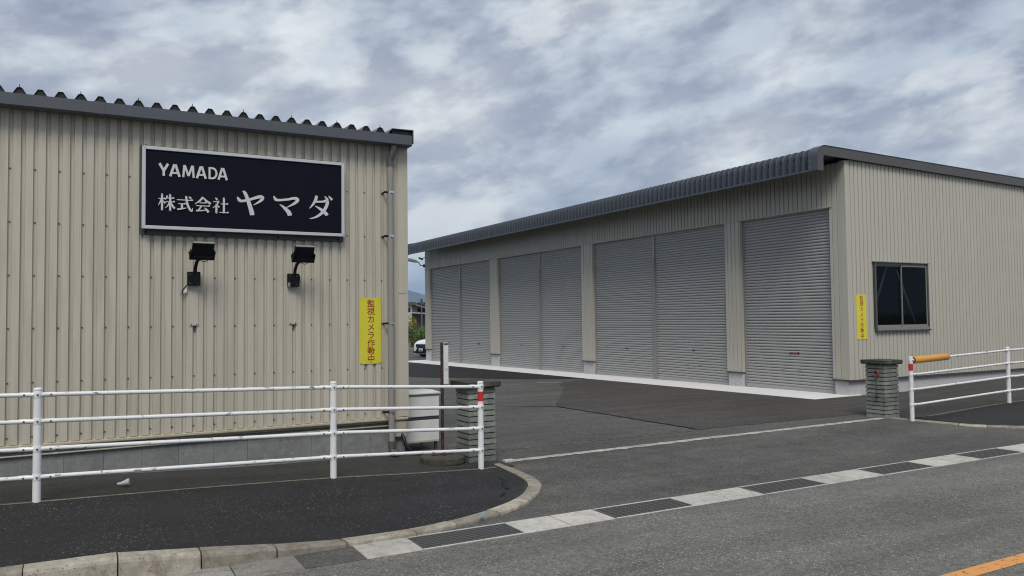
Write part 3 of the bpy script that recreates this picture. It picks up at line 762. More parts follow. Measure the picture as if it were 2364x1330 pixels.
kai = S([(0.5, 0.98), (0.3, 0.72), (0.0, 0.5)], [0.13, 0.12, 0.03])+S([(0.5, 0.98), (0.7, 0.76), (1.0, 0.56)], [0.05, 0.13, 0.14])+H(0.3, 0.72, 0.60)+H(0.08, 0.94, 0.40) \
    + S([(0.42, 0.4), (0.3, 0.2), (0.2, 0.08)], [0.10, 0.09, 0.06])+S([(0.08, 0.06), (0.4, 0.08), (0.78, 0.13)], [0.11, 0.08, 0.05])+S([(0.6, 0.28), (0.75, 0.14), (0.86, -0.02)], [0.04, 0.13, 0.16])
sha = S([(0.18, 1.0), (0.3, 0.86)], [0.06, 0.14])+H(0.04, 0.42, 0.73)+S([(0.38, 0.73), (0.24, 0.5), (0.0, 0.30)], [0.10, 0.09, 0.02])+V(0.24, 0.55, -0.02)+S([(0.3, 0.5), (0.43, 0.36)], [0.03, 0.12]) \
    + V(0.72, 0.98, 0.03, 0.13)+H(0.52, 0.99, 0.60)+H(0.44, 1.02, 0.02)
def straight(*segs): return [(list(p), [w]*len(p)) for p, w in segs]
LW = 0.23
lY = straight(([(0.10, 1.0), (0.50, 0.42)], LW), ([(0.90, 1.0), (0.50, 0.42)], LW), ([(0.5, 0.5), (0.5, 0.0)], LW*0.98))
lA = straight(([(0.12, 0.0), (0.46, 1.0)], 0.20), ([(0.88, 0.0), (0.54, 1.0)], 0.20), ([(0.25, 0.29), (0.75, 0.29)], 0.15), ([(0.40, 0.93), (0.60, 0.93)], 0.14))
lM = straight(([(0.10, 0.0), (0.17, 1.0)], 0.16), ([(0.90, 0.0), (0.83, 1.0)], 0.16), ([(0.20, 1.0), (0.5, 0.12)], 0.165), ([(0.80, 1.0), (0.5, 0.12)], 0.165))
lD = straight(([(0.11, 0.0), (0.11, 1.0)], 0.21))+[([(0.1, 0.925), (0.40, 0.925), (0.72, 0.82), (0.875, 0.5), (0.72, 0.18), (0.40, 0.075), (0.1, 0.075)], [0.14, 0.15, 0.19, 0.21, 0.19, 0.15, 0.14])]
for st, (a, b) in zip((lY, lA, lM, lA, lD, lA), ((0.852, 0.972), (0.968, 1.108), (1.119, 1.268), (1.274, 1.410), (1.427, 1.534), (1.530, 1.660))):
    glyph(st, (a, b, 3.752, 3.902))
kz = (3.335, 3.522)
for st, x in zip((kabu, shiki, kai, sha), (0.852, 1.062, 1.268, 1.476)): glyph(st, (x, x+0.186, *kz))
glyph(S([(0.0, 0.72), (0.07, 0.60), (0.18, 0.56), (0.5, 0.65), (0.86, 0.78), (0.97, 0.73), (0.88, 0.6), (0.62, 0.42)], [0.04, 0.13, 0.10, 0.10, 0.13, 0.14, 0.10, 0.02])
      + S([(0.2, 0.97), (0.3, 0.88), (0.44, 0.5), (0.55, 0.12), (0.57, 0.0)], [0.04, 0.13, 0.15, 0.18, 0.16]), (1.773, 2.093, 3.325, 3.637))
glyph(S([(0.0, 0.97), (0.08, 0.80), (0.2, 0.77), (0.55, 0.83), (0.86, 0.92), (0.97, 0.83), (0.84, 0.64), (0.5, 0.40)], [0.03, 0.14, 0.12, 0.11, 0.14, 0.15, 0.12, 0.02])
      + S([(0.24, 0.56), (0.42, 0.40), (0.6, 0.18), (0.66, 0.0)], [0.02, 0.13, 0.19, 0.17]), (2.225, 2.541, 3.345, 3.598))
glyph(S([(0.3, 1.0), (0.27, 0.84), (0.15, 0.62), (0.0, 0.44)], [0.11, 0.12, 0.09, 0.02])
      + S([(0.27, 0.74), (0.55, 0.76), (0.76, 0.80), (0.74, 0.60), (0.58, 0.32), (0.30, 0.10), (0.0, 0.0)], [0.08, 0.08, 0.14, 0.13, 0.13, 0.09, 0.02])
      + S([(0.24, 0.56), (0.46, 0.44), (0.7, 0.26), (0.76, 0.18)], [0.02, 0.11, 0.15, 0.13])+S([(0.66, 0.99), (0.79, 0.85)], [0.04, 0.11])+S([(0.83, 1.02), (0.98, 0.86)], [0.04, 0.11]), (2.69, 3.0, 3.317, 3.630))

# ------------------------------------------------------------------ floodlights
def floodlight(x, z, label, loose):
    t = thing('floodlight', label, 'floodlight', (x, YW, z), 'floodlights under the company sign')
    g = MB(); g.box(x-0.075, x+0.075, YW-0.075, YW-0.014, z-0.085, z+0.085); part('mounting_box', g, 'black_metal', t, bevel=0.006)
    g = MB(); g.box(x-0.012, x+0.068, YW-0.095, YW-0.0755, z-0.088, z+0.06); part('bracket', g, 'black_metal', t, bevel=0.004)
    g = MB()
    for dx in (-0.05, 0.035):
        for dz in (-0.06, 0.05): g.tube([(x+dx, YW-0.105, z+dz), (x+dx, YW-0.096, z+dz)], 0.008, 8)
    part('bolts', g, 'galv', t)['kind'] = 'stuff'
    # arm rises and leans out from the wall
    arm = [(x+0.01, YW-0.085, z+0.06), (x+0.012, YW-0.10, z+0.13), (x+0.02, YW-0.16, z+0.20), (x+0.035, YW-0.25, z+0.235), (x+0.04, YW-0.32, z+0.24)]
    g = MB(); g.tube(arm, 0.021, 12); part('arm', g, 'black_metal', t, smooth=True)
    # lamp head leans back so that it lights the sign above
    hx, hy, hz = x+0.062, YW-0.34, z+0.325
    ax = Vector((0.99, 0.06, 0.0)).normalized(); u = Vector((0.12, -0.42, 0.88)); u = (u-ax*u.dot(ax)*0.35).normalized(); n = -ax.cross(u)
    if n.y < 0: n = -n
    c = Vector((hx, hy, hz))
    g = MB(); g.obox(c, ax*0.125, u*0.105, n*0.022); hd = part('lamp_head', g, 'black_metal', t, bevel=0.008)
    g = MB(); g.obox(c-n*0.0235, ax*0.105, u*0.085, n*0.003); part('back_plate', g, 'lamp_glass', hd)
    g = MB(); g.obox(c+n*0.0225, ax*0.105, u*0.075, n*0.003); part('lens', g, 'lamp_glass', hd)
    for s in (1, -1): pass
    g = MB(); g.obox(c+u*0.107, ax*0.122, u*0.003, n*0.023); part('rim', g, 'pvc_grey', hd)
    g = MB(); g.obox(c-u*0.082-n*0.04, ax*0.145, u*0.018, n*0.014)
    for s in (-1, 1): g.obox(c-u*0.035-n*0.02+ax*0.137*s, ax*0.006, u*0.045, n*0.035); g.tube([c-u*0.03+ax*0.128*s, c-u*0.03+ax*0.156*s], 0.014, 8)
    part('yoke', g, 'black_metal', t)
    g = MB(); q = [c-u*0.085+ax*0.085-n*0.02, c-u*0.125+ax*0.07-n*0.02, c-u*0.135+ax*0.03-n*0.02, c-u*0.11-ax*0.02-n*0.03, c-u*0.09-ax*0.035-n*0.04]
    g.tube(q, 0.005, 8); part('cable', g, 'black_rubber', t, smooth=True)
    if loose:
        g = MB(); g.tube([(x-0.065, YW-0.03, z-0.07), (x-0.10, YW-0.03, z-0.11), (x-0.125, YW-0.028, z-0.14), (x-0.13, YW-0.025, z-0.18)], 0.008, 8)
        g.tube([(x-0.13, YW-0.025, z-0.17), (x-0.15, YW-0.03, z-0.21)], 0.004, 6); g.tube([(x-0.13, YW-0.025, z-0.17), (x-0.115, YW-0.03, z-0.215)], 0.004, 6)
        part('loose_cable', g, 'black_rubber', t, smooth=True)
        g = MB(); g.box(x-0.115, x-0.075, YW-0.03, YW-0.012, z-0.175, z-0.115); part('connector', g, 'white_panel', t, bevel=0.003)
    else:
        g = MB(); g.tube([(x+0.05, YW-0.05, z+0.085), (x+0.085, YW-0.04, z+0.06), (x+0.09, YW-0.04, z), (x+0.075, YW-0.045, z-0.04)], 0.006, 8); part('loose_cable', g, 'black_rubber', t, smooth=True)
        g = MB(); g.box(x-0.078, x-0.045, YW-0.080, YW-0.0755, z-0.085, z-0.035); part('sticker', g, 'pvc_grey', t)
floodlight(1.268, 2.505, 'black floodlight on an arm left of the other, loose wires hanging by its box', True)
floodlight(2.492, 2.503, 'black floodlight on an arm nearer the yellow notice and downpipe', False)

# ------------------------------------------------------------------ yellow camera notices
def notice(x0, x1, z0, z1, y, label, ym, lm, csz, dx, bold=0.014):
    t = thing('warning_notice', label, 'sign', ((x0+x1)/2, y, z0), 'yellow camera notices')
    g = MB(); g.box(x0, x1, y-0.004, y, z0, z1); part('plate', g, ym, t)
    n = 8; top = z1-(z1-z0)*0.081; stp = (z1-z0)*0.842/(n-1)
    for i, ch in enumerate('監視カメラ作動中'):
        font_letter('letter', ch, None, y-0.0042, 0.0012, lm, t, bold, (csz, (x0+x1)/2+dx, top-stp*i))
    g = MB()
    for x in (x0+0.012, x1-0.012):
        for z in (z0+0.012, (z0+z1)/2+0.03, z1-0.012): g.tube([(x, y-0.007, z), (x, y-0.004, z)], 0.005, 8)
    part('rivets', g, 'screw_brown', t)['kind'] = 'stuff'
notice(3.411, 3.716, 1.363, 2.271, YW-0.004, 'yellow vertical camera notice with dark red characters on left wall beside downpipe', 'sign_yellow', 'letter_red', 0.113, 0.004, 0.010)

# ------------------------------------------------------------------ warehouse on the right
X0, Y0, YF = 16.03, 12.60, 38.62
wh = thing('warehouse', 'long cream warehouse with grey roller shutters and curved slate eave across the yard', 'building', (X0+5, Y0+12, 0))
def gz(y): return yard_z(y)
WP = 0.1472
zl = 4.605                      # underside of the lintel cladding
def front_strip(y0, y1, z0, z1, name='front_cladding'):
    pr = ribbed(y0, y1, WP, 12.9947, 0.020, 0.006, 0.026)
    g = MB(); g.grid([[(X0+d, u, z) for z in (z0, (z0+z1)/2, z1)] for u, d in pr]); return part(name, g, 'cladding_cream_new', wh, fix=False)
front_strip(Y0+0.14, YF, zl, 5.64)
# pillars between the shutters: (near y, far y)
PILL = [(Y0+0.14, 13.07), (16.04, 16.63), (23.20, 23.90), (30.43, 31.17), (37.98, YF)]
for k, (a, b) in enumerate(PILL):
    front_strip(a, b, 0.42, zl-0.002, 'pillar_cladding')
    g = MB(); g.box(X0+0.015, X0+0.30, (Y0+0.02 if k == 0 else a), b, 0.42, zl+0.3); part('pillar_core', g, 'trim_cream', wh)
    g = MB(); g.box(X0-0.03, X0+0.10, (a if k else Y0-0.0), b+0.003, 0.385, 0.418); part('pillar_flashing', g, 'flash_dark', wh)
    g = MB(); g.box(X0+0.03, X0+0.32, (a+0.02 if k else Y0+0.06), b-0.02, -0.5, 0.384); part('pedestal', g, 'concrete_base', wh, bevel=0.008)
    if k: 
        g = MB(); g.box(X0-0.004, X0+0.14, a-0.004, a+0.012, 0.42, zl-0.002); part('reveal_trim', g, 'trim_cream', wh)
g = MB(); g.prism([(-0.028, 0), (-0.028, -0.022), (0.10, -0.03), (0.10, 0.0)], 13.0, YF+0.01, lambda a, b, d: (X0+a, d, zl+b)); part('lintel_trim', g, 'trim_cream', wh)
g = MB(); g.box(X0+0.05, X0+0.34, Y0+0.14, YF-0.02, zl+0.02, 5.62); part('lintel_core', g, 'dark_inside', wh)
# shutters
DOORS = [(13.07, 16.04), (16.63, 19.87), (19.87, 23.20), (23.90, 27.00), (27.00, 30.43), (31.17, 34.43), (34.43, 37.98)]
SLH = 0.0775; XS = X0+0.115
slat_cache = {}
def slat_profile(nseg=5):
    pts = []
    for i in range(nseg+1):
        t = i/nseg; pts.append((-0.013*math.sin(PI*t)**0.7, SLH*0.79*t))
    pts.append((0.024, SLH*0.83)); pts.append((0.024, SLH*0.985)); pts.append((0.0, SLH)); return pts
for di, (a, b) in enumerate(DOORS):
    zb = gz((a+b)/2)+0.035; n = int((zl+0.05-zb-0.06)/SLH)
    sh = link('roller_shutter', None, wh); sh.location = Vector((XS, (a+b)/2, zb))-worldloc(wh)
    L0, L1 = a+0.055, b-0.055
    key = round(L1-L0, 3)
    m2 = MB(); m2.grid([[(x, y, z) for x, z in slat_profile()] for y in (-(L1-L0)/2, (L1-L0)/2)])
    me = m2.mesh('slat', 'shutter_grey', fix=False)
    if di < 5:
        for k in range(n):
            link('slat', me, sh, (0, 0, 0.09+SLH*k))
    else:
        m2 = MB()
        for k in range(n): m2.grid([[(x, y, z+0.09+SLH*k) for x, z in slat_profile()] for y in (-(L1-L0)/2, (L1-L0)/2)])
        link('slats', m2.mesh('slats', 'shutter_grey', fix=False), sh)['kind'] = 'stuff'
    m2 = MB(); m2.box(-0.018, 0.02, -(L1-L0)/2, (L1-L0)/2, -0.01, 0.088); link('bottom_rail', m2.mesh('bottom_rail', 'shutter_grey', bevel=0.004), sh)
    for yy in (a+0.03, b-0.03):
        m2 = MB(); m2.box(-0.03, 0.05, yy-(a+b)/2-0.03, yy-(a+b)/2+0.03, -0.12, zl-zb-0.034); link('guide_rail', m2.mesh('guide_rail', 'rail_grey', bevel=0.004), sh)
    m2 = MB(); hy = -(b-a)*0.04
    m2.box(-0.022, -0.008, hy-0.05, hy+0.05, 0.93, 0.965); link('lock_plate', m2.mesh('lock_plate', 'galv'), sh)
    if di in (0, 5, 6):
        m2 = MB(); m2.box(-0.024, -0.009, hy-0.16, hy-0.09, 0.925, 0.975); link('lock_tag', m2.mesh('lock_tag', 'red_tape'), sh)
        m2 = MB(); m2.box(-0.026, -0.009, hy-0.26, hy-0.21, 0.93, 0.975); link('lock_knob', m2.mesh('lock_knob', 'black_metal'), sh)
    for yy in (hy+0.28, hy-0.28):
        m2 = MB(); m2.box(-0.020, -0.008, yy-0.07, yy+0.07, 0.505, 0.525); link('finger_slot', m2.mesh('finger_slot', 'rail_grey'), sh)
for ym in (19.87, 27.00, 34.43):
    g = MB(); g.box(X0+0.045, X0+0.20, ym-0.045, ym+0.045, gz(ym)-0.1, zl-0.75); mu = part('mullion', g, 'rail_grey', wh, bevel=0.004)
    g = MB(); g.box(X0+0.060, X0+0.20, ym-0.038, ym+0.038, zl-0.749, zl-0.031); part('upper_section', g, 'shutter_grey', mu, bevel=0.004)
    g = MB(); g.box(X0-0.02, X0+0.12, ym-0.02, ym+0.16, gz(ym)+0.002, gz(ym)+0.022); part('foot_latch', g, 'rail_grey', mu)
# apron slab in front
g = MB(); ys = [Y0-0.0, 16, 20, 25, 30, 35, 39.2]
P = []
for y in ys:
    z = gz(y)+0.012; xa = 14.80 if y > 13 else 14.82
    P.append([(xa, y, z-0.2), (xa, y, z), (X0+0.4, y, z+0.022), (X0+0.4, y, z-0.2)])
g.grid(P); g.f.append((0, 1, 2, 3)); g.f.append(tuple(range(4*6, 4*6+4)))
slabo = struct('apron_slab', g, 'concrete_slab', fix=True)
# gable wall with a window opening
WX0, WX1, WZ0, WZ1 = 17.0, 19.05, 1.60, 3.235
XB = 28.0
def roof_under(x): return 5.70-(x-15.25)*0.0186
pr = ribbed(X0+0.128, XB, WP*0.985, 16.2135, 0.020, 0.006, 0.026)
g = MB()
def col_strip(za, zb_f, cond):
    seg = []
    def flush():
        if len(seg) > 1: g.grid([[(u, Y0+d, za(u) if callable(za) else za), (u, Y0+d, zb_f(u) if callable(zb_f) else zb_f)] for u, d in seg])
    for (u, d) in pr:
        if cond(u): seg.append((u, d))
        else:
            flush(); seg = []
    flush()
us = [u for u, d in pr]
ua = max(u for u in us if u <= WX0); ub = min(u for u in us if u >= WX1)
col_strip(0.42, roof_under, lambda u: u <= ua); col_strip(0.42, roof_under, lambda u: u >= ub)
col_strip(0.42, WZ0, lambda u: ua <= u <= ub); col_strip(WZ1, roof_under, lambda u: ua <= u <= ub)
gab = part('gable_cladding', g, 'cladding_cream_new', wh, fix=False)
g = MB(); g.prism([(X0-0.006, Y0-0.006), (X0+0.13, Y0-0.006), (X0+0.13, Y0+0.0), (X0, Y0+0.0), (X0, Y0+0.145), (X0-0.006, Y0+0.145)], 0.42, 5.66, lambda a, b, d: (a, b, d)); part('corner_trim', g, 'cladding_cream_new', wh)
g = MB(); g.box(X0-0.02, XB, Y0-0.028, Y0+0.08, 0.386, 0.4185); part('base_flashing', g, 'flash_dark', wh)
g = MB(); g.box(X0+0.05, XB, Y0+0.05, Y0+0.2, -0.6, 0.385); part('plinth', g, 'concrete_base', wh)
# shell so the inside is dark
g = MB(); g.box(XB, XB+0.1, Y0+0.06, YF, -0.5, 5.4); part('back_wall', g, 'cladding_cream_new', wh)
g = MB(); g.box(X0+0.3, XB, YF-0.08, YF-0.02, -0.5, 5.45); part('end_wall', g, 'cladding_cream_new', wh)
g = MB(); g.box(X0+0.35, XB-0.02, Y0+0.3, YF-0.1, -0.45, -0.40); part('inner_floor', g, 'dark_inside', wh)
g = MB(); g.box(X0+0.345, X0+0.36, Y0+0.3, YF-0.1, -0.4, 5.3); part('inner_lining', g, 'dark_inside', wh)
g = MB()
for (xa, za, xb, zb_) in ((ua, 0.2, WX0+0.01, 5.4), (WX1-0.01, 0.2, ub+9, 5.4), (X0+0.2, 0.2, ua, 5.4)): za = 0.43; g.box(xa, min(xb, XB-0.02), Y0+0.03, Y0+0.05, za, zb_)
g.box(WX0+0.01, WX1-0.01, Y0+0.03, Y0+0.05, 0.43, WZ0+0.01); g.box(WX0+0.01, WX1-0.01, Y0+0.03, Y0+0.05, WZ1-0.01, 5.4); part('inner_sheathing', g, 'dark_inside', wh)
# window
win = link('window', None, wh); win.location = Vector(((WX0+WX1)/2, Y0, WZ0))-worldloc(wh)
g = MB(); g.box(WX0-0.075, WX1+0.05, Y0-0.065, Y0+0.03, WZ1+0.008, WZ1+0.026); part('head_flashing', g, 'sash_grey', win)
g = MB(); g.box(WX0-0.022, WX0+0.03, Y0-0.045, Y0+0.028, WZ0-0.02, WZ1+0.0075); part('jamb', g, 'fascia_brown', win); 
g = MB(); g.box(WX1-0.03, WX1+0.018, Y0-0.045, Y0+0.028, WZ0-0.02, WZ1+0.0075); part('jamb', g, 'fascia_brown', win)
g = MB(); g.box(WX0+0.0302, WX1-0.0302, Y0-0.03, Y0+0.027, WZ1-0.05, WZ1+0.007); part('head', g, 'fascia_brown', win)
g = MB(); g.box(WX0-0.04, WX1+0.045, Y0-0.07, Y0+0.028, WZ0-0.055, WZ0-0.0205); part('sill', g, 'flash_dark', win)
g = MB(); g.box(WX0+0.0302, WX1-0.0302, Y0-0.055, Y0+0.027, WZ0-0.02, WZ0+0.05); part('sill_rail', g, 'sash_grey', win)
xm = (WX0+WX1)/2+0.01
for (a, b, y) in ((WX0+0.031, xm+0.02, Y0+0.008), (xm-0.02, WX1-0.031, Y0-0.022)):
    g = MB(); s_ = 0.022
    g.box(a, a+s_, y, y+0.022, WZ0+0.0505, WZ1-0.0505); g.box(b-s_-0.012, b, y, y+0.022, WZ0+0.0505, WZ1-0.0505)
    g.box(a+s_, b-s_-0.012, y, y+0.022, WZ0+0.0505, WZ0+0.105); g.box(a+s_, b-s_-0.012, y, y+0.022, WZ1-0.085, WZ1-0.0505); sa = part('sash', g, 'sash_grey', win)
    g = MB(); g.add([(a+s_, y+0.011, WZ0+0.10), (b-s_-0.01, y+0.011, WZ0+0.10), (b-s_-0.01, y+0.011, WZ1-0.08), (a+s_, y+0.011, WZ1-0.08)], [(0, 1, 2, 3)]); part('pane', g, 'window_glass', sa, fix=False)
g = MB()
g.obox((17.56, Y0+0.32, 2.45), (0.40, 0, 0.80), (0.035*0.89, 0, -0.035*0.45), (0, 0.012, 0)); g.obox((18.75, Y0+0.34, 2.30), (-0.42, 0, 0.80), (0.035*0.89, 0, 0.035*0.45), (0, 0.012, 0))
part('brace', g, 'brace_steel', win)

# curved ribbed roof and eave
XE = 14.987; RW = 0.2035
def eave_profile():
    pts = [(XE, 5.345, -1, 0, 0), (XE, 5.50, -1, 0, 0), (XE, 5.63, -1, 0, 0)]
    cx, cz, r = XE+0.272, 5.63, 0.272
    n = 16
    for i in range(1, n):
        a = PI-(PI/2+0.018)*i/n; pts.append((cx+r*math.cos(a), cz+r*math.sin(a), math.cos(a), math.sin(a), i % 2))
    z1 = cz+r
    for x in (15.27, 16.5, 20.0, 24.0, XB+0.3): pts.append((x, z1-(x-15.26)*0.0186, 0.0186, 1, 0))
    return pts
EP = eave_profile()
YA, YB = 12.752, 38.45
bp = [(YA, 0)]; y = YA+0.02
while y+0.20 < YB:
    bp += [(y+0.112, 0), (y+0.122, 0.08), (y+0.174, 0.08), (y+0.184, 0)]; y += RW
bp.append((YB, 0))
g = MB(); P = []
for yy, d in bp:
    row = []
    for (x, z, nx, nz, cr) in EP:
        k = d-(0.02 if (cr and d == 0) else 0)-0.08
        row.append((x+nx*k, yy, z+nz*k))
    P.append(row)
g.grid(P); roofR = part('roof', g, 'roof_slate', wh, fix=False)
P = []
for yy in (YA, YB): P.append([(x+nx*-0.13, yy, z+nz*-0.13) for (x, z, nx, nz, cr) in EP if x < XB+0.2])
g = MB(); g.grid(P); part('roof_lining', g, 'flash_dark', roofR, fix=False)
g = MB(); g.box(XE-0.008, XE+0.10, YA, YB, 5.322, 5.372); part('eave_rail', g, 'roof_slate', roofR)
g = MB()
for i in range(26): g.tube([(XE-0.013, 12.9+i*1.0, 5.347), (XE-0.006, 12.9+i*1.0, 5.347)], 0.010, 8)
part('eave_rivets', g, 'galv', roofR)['kind'] = 'stuff'
def verge(ya, yb, face_y):
    out = []; inn = []
    out.append((XE-0.012, 5.322))
    cx, cz = XE+0.262, 5.655
    for i in range(13):
        a = PI-(PI/2)*i/12; out.append((cx+0.274*math.cos(a), cz+0.262*math.sin(a)))
    out.append((XB+0.3, 5.917-(XB+0.3-15.26)*0.0190))
    inn.append((XE+0.195, 5.322)); inn.append((XE+0.20, 5.64))
    for i in range(1, 6):
        a = PI-(PI/2)*i/5; inn.append((XE+0.26+0.06*math.cos(a), 5.635+0.055*math.sin(a)))
    inn.append((XB+0.3, 5.69-(XB+0.3-15.25)*0.0190))
    # face band
    g = MB(); n = len(out); m2 = len(inn)
    vs = [(x, face_y, z) for x, z in out]+[(x, face_y, z) for x, z in inn]
    fs = []
    # bridge by walking both chains
    bm = bmesh.new(); loop = [bm.verts.new((x, face_y, z)) for x, z in out]+[bm.verts.new((x, face_y, z)) for x, z in reversed(inn)]
    bm.faces.new(loop); bmesh.ops.triangulate(bm, faces=bm.faces)
    r = bmesh.ops.extrude_face_region(bm, geom=bm.faces[:])
    for v in [q for q in r['geom'] if isinstance(q, bmesh.types.BMVert)]: v.co.y += 0.03*(1 if yb > ya else -1)
    bmesh.ops.recalc_face_normals(bm, faces=bm.faces)
    pl = worldloc(wh)
    for v in bm.verts: v.co -= pl
    me = bpy.data.meshes.new('verge_fascia'); bm.to_mesh(me); bm.free(); me.materials.append(mat('fascia_brown')); fo = link('verge_fascia', me, wh)
    g = MB(); g.grid([[(x, yy, z+0.004) for x, z in out] for yy in (ya, yb)]); g2 = part('verge_cap', g, 'roof_slate', fo, fix=False)
    md = g2.modifiers.new('thick', 'SOLIDIFY'); md.thickness = 0.004
verge(12.485, 12.76, 12.5); verge(38.72, 38.44, 38.70)
g = MB()
for z in (5.40, 5.56): g.tube([(XE-0.022, 12.70, z), (XE-0.012, 12.70, z)], 0.010, 8)
part('fascia_screws', g, 'chrome', wh)['kind'] = 'stuff'

notice(16.315, 16.672, 1.372, 2.448, Y0-0.003, 'bright yellow vertical camera notice with faded red characters beside warehouse window', 'sign_yellow_bright', 'letter_red_fade', 0.128, 0.01, 0.009)

# lamp and camera at the far corner of the warehouse
lt = thing('wall_lamp', 'pale wall lamp on bent arm at far corner of the warehouse under the eave', 'lamp', (16.0, 38.75, 4.8))
g = MB(); g.tube([(16.02, 38.72, 4.78), (15.86, 38.80, 4.80), (15.78, 38.86, 4.95), (15.70, 38.92, 5.02)], 0.025, 10); part('arm', g, 'galv', lt, smooth=True)
g = MB(); g.tube([(15.72, 38.90, 5.0), (15.55, 39.0, 5.06), (15.2, 39.2, 5.15), (14.95, 39.35, 5.20)], [0.05, 0.09, 0.10, 0.06], 12); part('lamp_head', g, 'white_panel', lt, smooth=True)
g = MB(); g.box(15.98, 16.05, 38.66, 38.78, 4.70, 4.86); part('wall_plate', g, 'galv', lt)
sc_ = thing('security_camera', 'small dark security camera high on the far end of the warehouse', 'camera', (15.98, 38.70, 5.1))
g = MB(); g.tube([(16.04, 38.66, 5.22), (15.92, 38.72, 5.16)], 0.02, 8); part('bracket', g, 'black_metal', sc_)
g = MB(); g.obox((15.86, 38.76, 5.16), (0.10, -0.05, -0.05), (0.02, 0.04, 0.0), (0.015, 0, 0.04)); part('camera_body', g, 'black_metal', sc_, bevel=0.008)

# ------------------------------------------------------------------ gate pillars
def pillar(x, y, zb, label, extra):
    t = thing('gate_pillar', label, 'pillar', (x+0.205, y+0.205, zb), 'gate pillars at the yard entrance')
    w = 0.41; h = 0.0762; n = 13
    g = MB(); g.box(x+0.022, x+w-0.022, y+0.022, y+w-0.022, zb-0.1, zb+n*h); part('core', g, 'steel_dark', t)
    for k in range(n):
        g = MB(); dx, dy = random.uniform(-0.004, 0.004), random.uniform(-0.004, 0.004)
        z0 = zb+k*h+(0.0 if k else -0.05)
        # faces slope out a little towards the lower edge like split block
        q = [(x+dx, y+dy), (x+w+dx, y+dy), (x+w+dx, y+w+dy), (x+dx, y+w+dy)]
        i = 0.006; vs = [(a, b, z0+0.004) for a, b in q]+[(a+(i if a < x+0.2 else -i), b+(i if b < y+0.2 else -i), zb+(k+1)*h-0.010) for a, b in q]
        g.add(vs, [(0, 3, 2, 1), (4, 5, 6, 7), (0, 1, 5, 4), (1, 2, 6, 5), (2, 3, 7, 6), (3, 0, 4, 7)])
        part('block_course', g, 'pillar_block', t, bevel=0.004, at=(x+w/2, y+w/2, z0))
    zt = zb+n*h
    g = MB(); o = 0.055
    g.add([(x-o+0.02, y-o+0.02, zt+0.002), (x+w+o-0.02, y-o+0.02, zt+0.002), (x+w+o-0.02, y+w+o-0.02, zt+0.002), (x-o+0.02, y+w+o-0.02, zt+0.002),
           (x-o, y-o, zt+0.018), (x+w+o, y-o, zt+0.018), (x+w+o, y+w+o, zt+0.018), (x-o, y+w+o, zt+0.018),
           (x-o, y-o, zt+0.082), (x+w+o, y-o, zt+0.082), (x+w+o, y+w+o, zt+0.082), (x-o, y+w+o, zt+0.082), (x+w/2, y+w/2, zt+0.100)],
          [(0, 3, 2, 1), (0, 1, 5, 4), (1, 2, 6, 5), (2, 3, 7, 6), (3, 0, 4, 7), (4, 5, 9, 8), (5, 6, 10, 9), (6, 7, 11, 10), (7, 4, 8, 11), (8, 9, 12), (9, 10, 12), (10, 11, 12), (11, 8, 12)])
    part('cap', g, 'pillar_cap', t, bevel=0.005)
    sx = x+w if extra == 'L' else x
    for z in (zb+0.855, zb+0.40):
        g = MB(); s = 1 if extra == 'L' else -1
        g.tube([(sx+s*(0.022+0.022*math.cos(a)), y+0.16, z+0.024*math.sin(a)) for a in frange(0, 2*PI, 17)], 0.0055, 8, False)
        part('ring_hook', g, 'black_metal', t, smooth=True)
    if extra == 'R':
        g = MB(); q = [(x-0.035, y+0.15+0.045*math.cos(a), zb+0.82+0.055*math.sin(a)) for a in frange(0.4, 5.6, 14)]; g.tube(q, 0.014, 8); part('coiled_chain', g, 'chain_red', t, smooth=True)
        g = MB(); g.tube([(x-0.035, y+0.15, zb+0.76), (x-0.03, y+0.15, zb+0.5), (x-0.03, y+0.14, zb+0.33)], 0.006, 6); part('hanging_chain', g, 'steel_dark', t)
    return t
pillar(4.585, 9.57, 0.050, 'grey-green block gate pillar with dark cap beside the white railing end, sign stand next to it', 'L')
pillar(13.05, 9.515, 0.045, 'grey-green block gate pillar with red coiled chain in front of the warehouse corner', 'R')

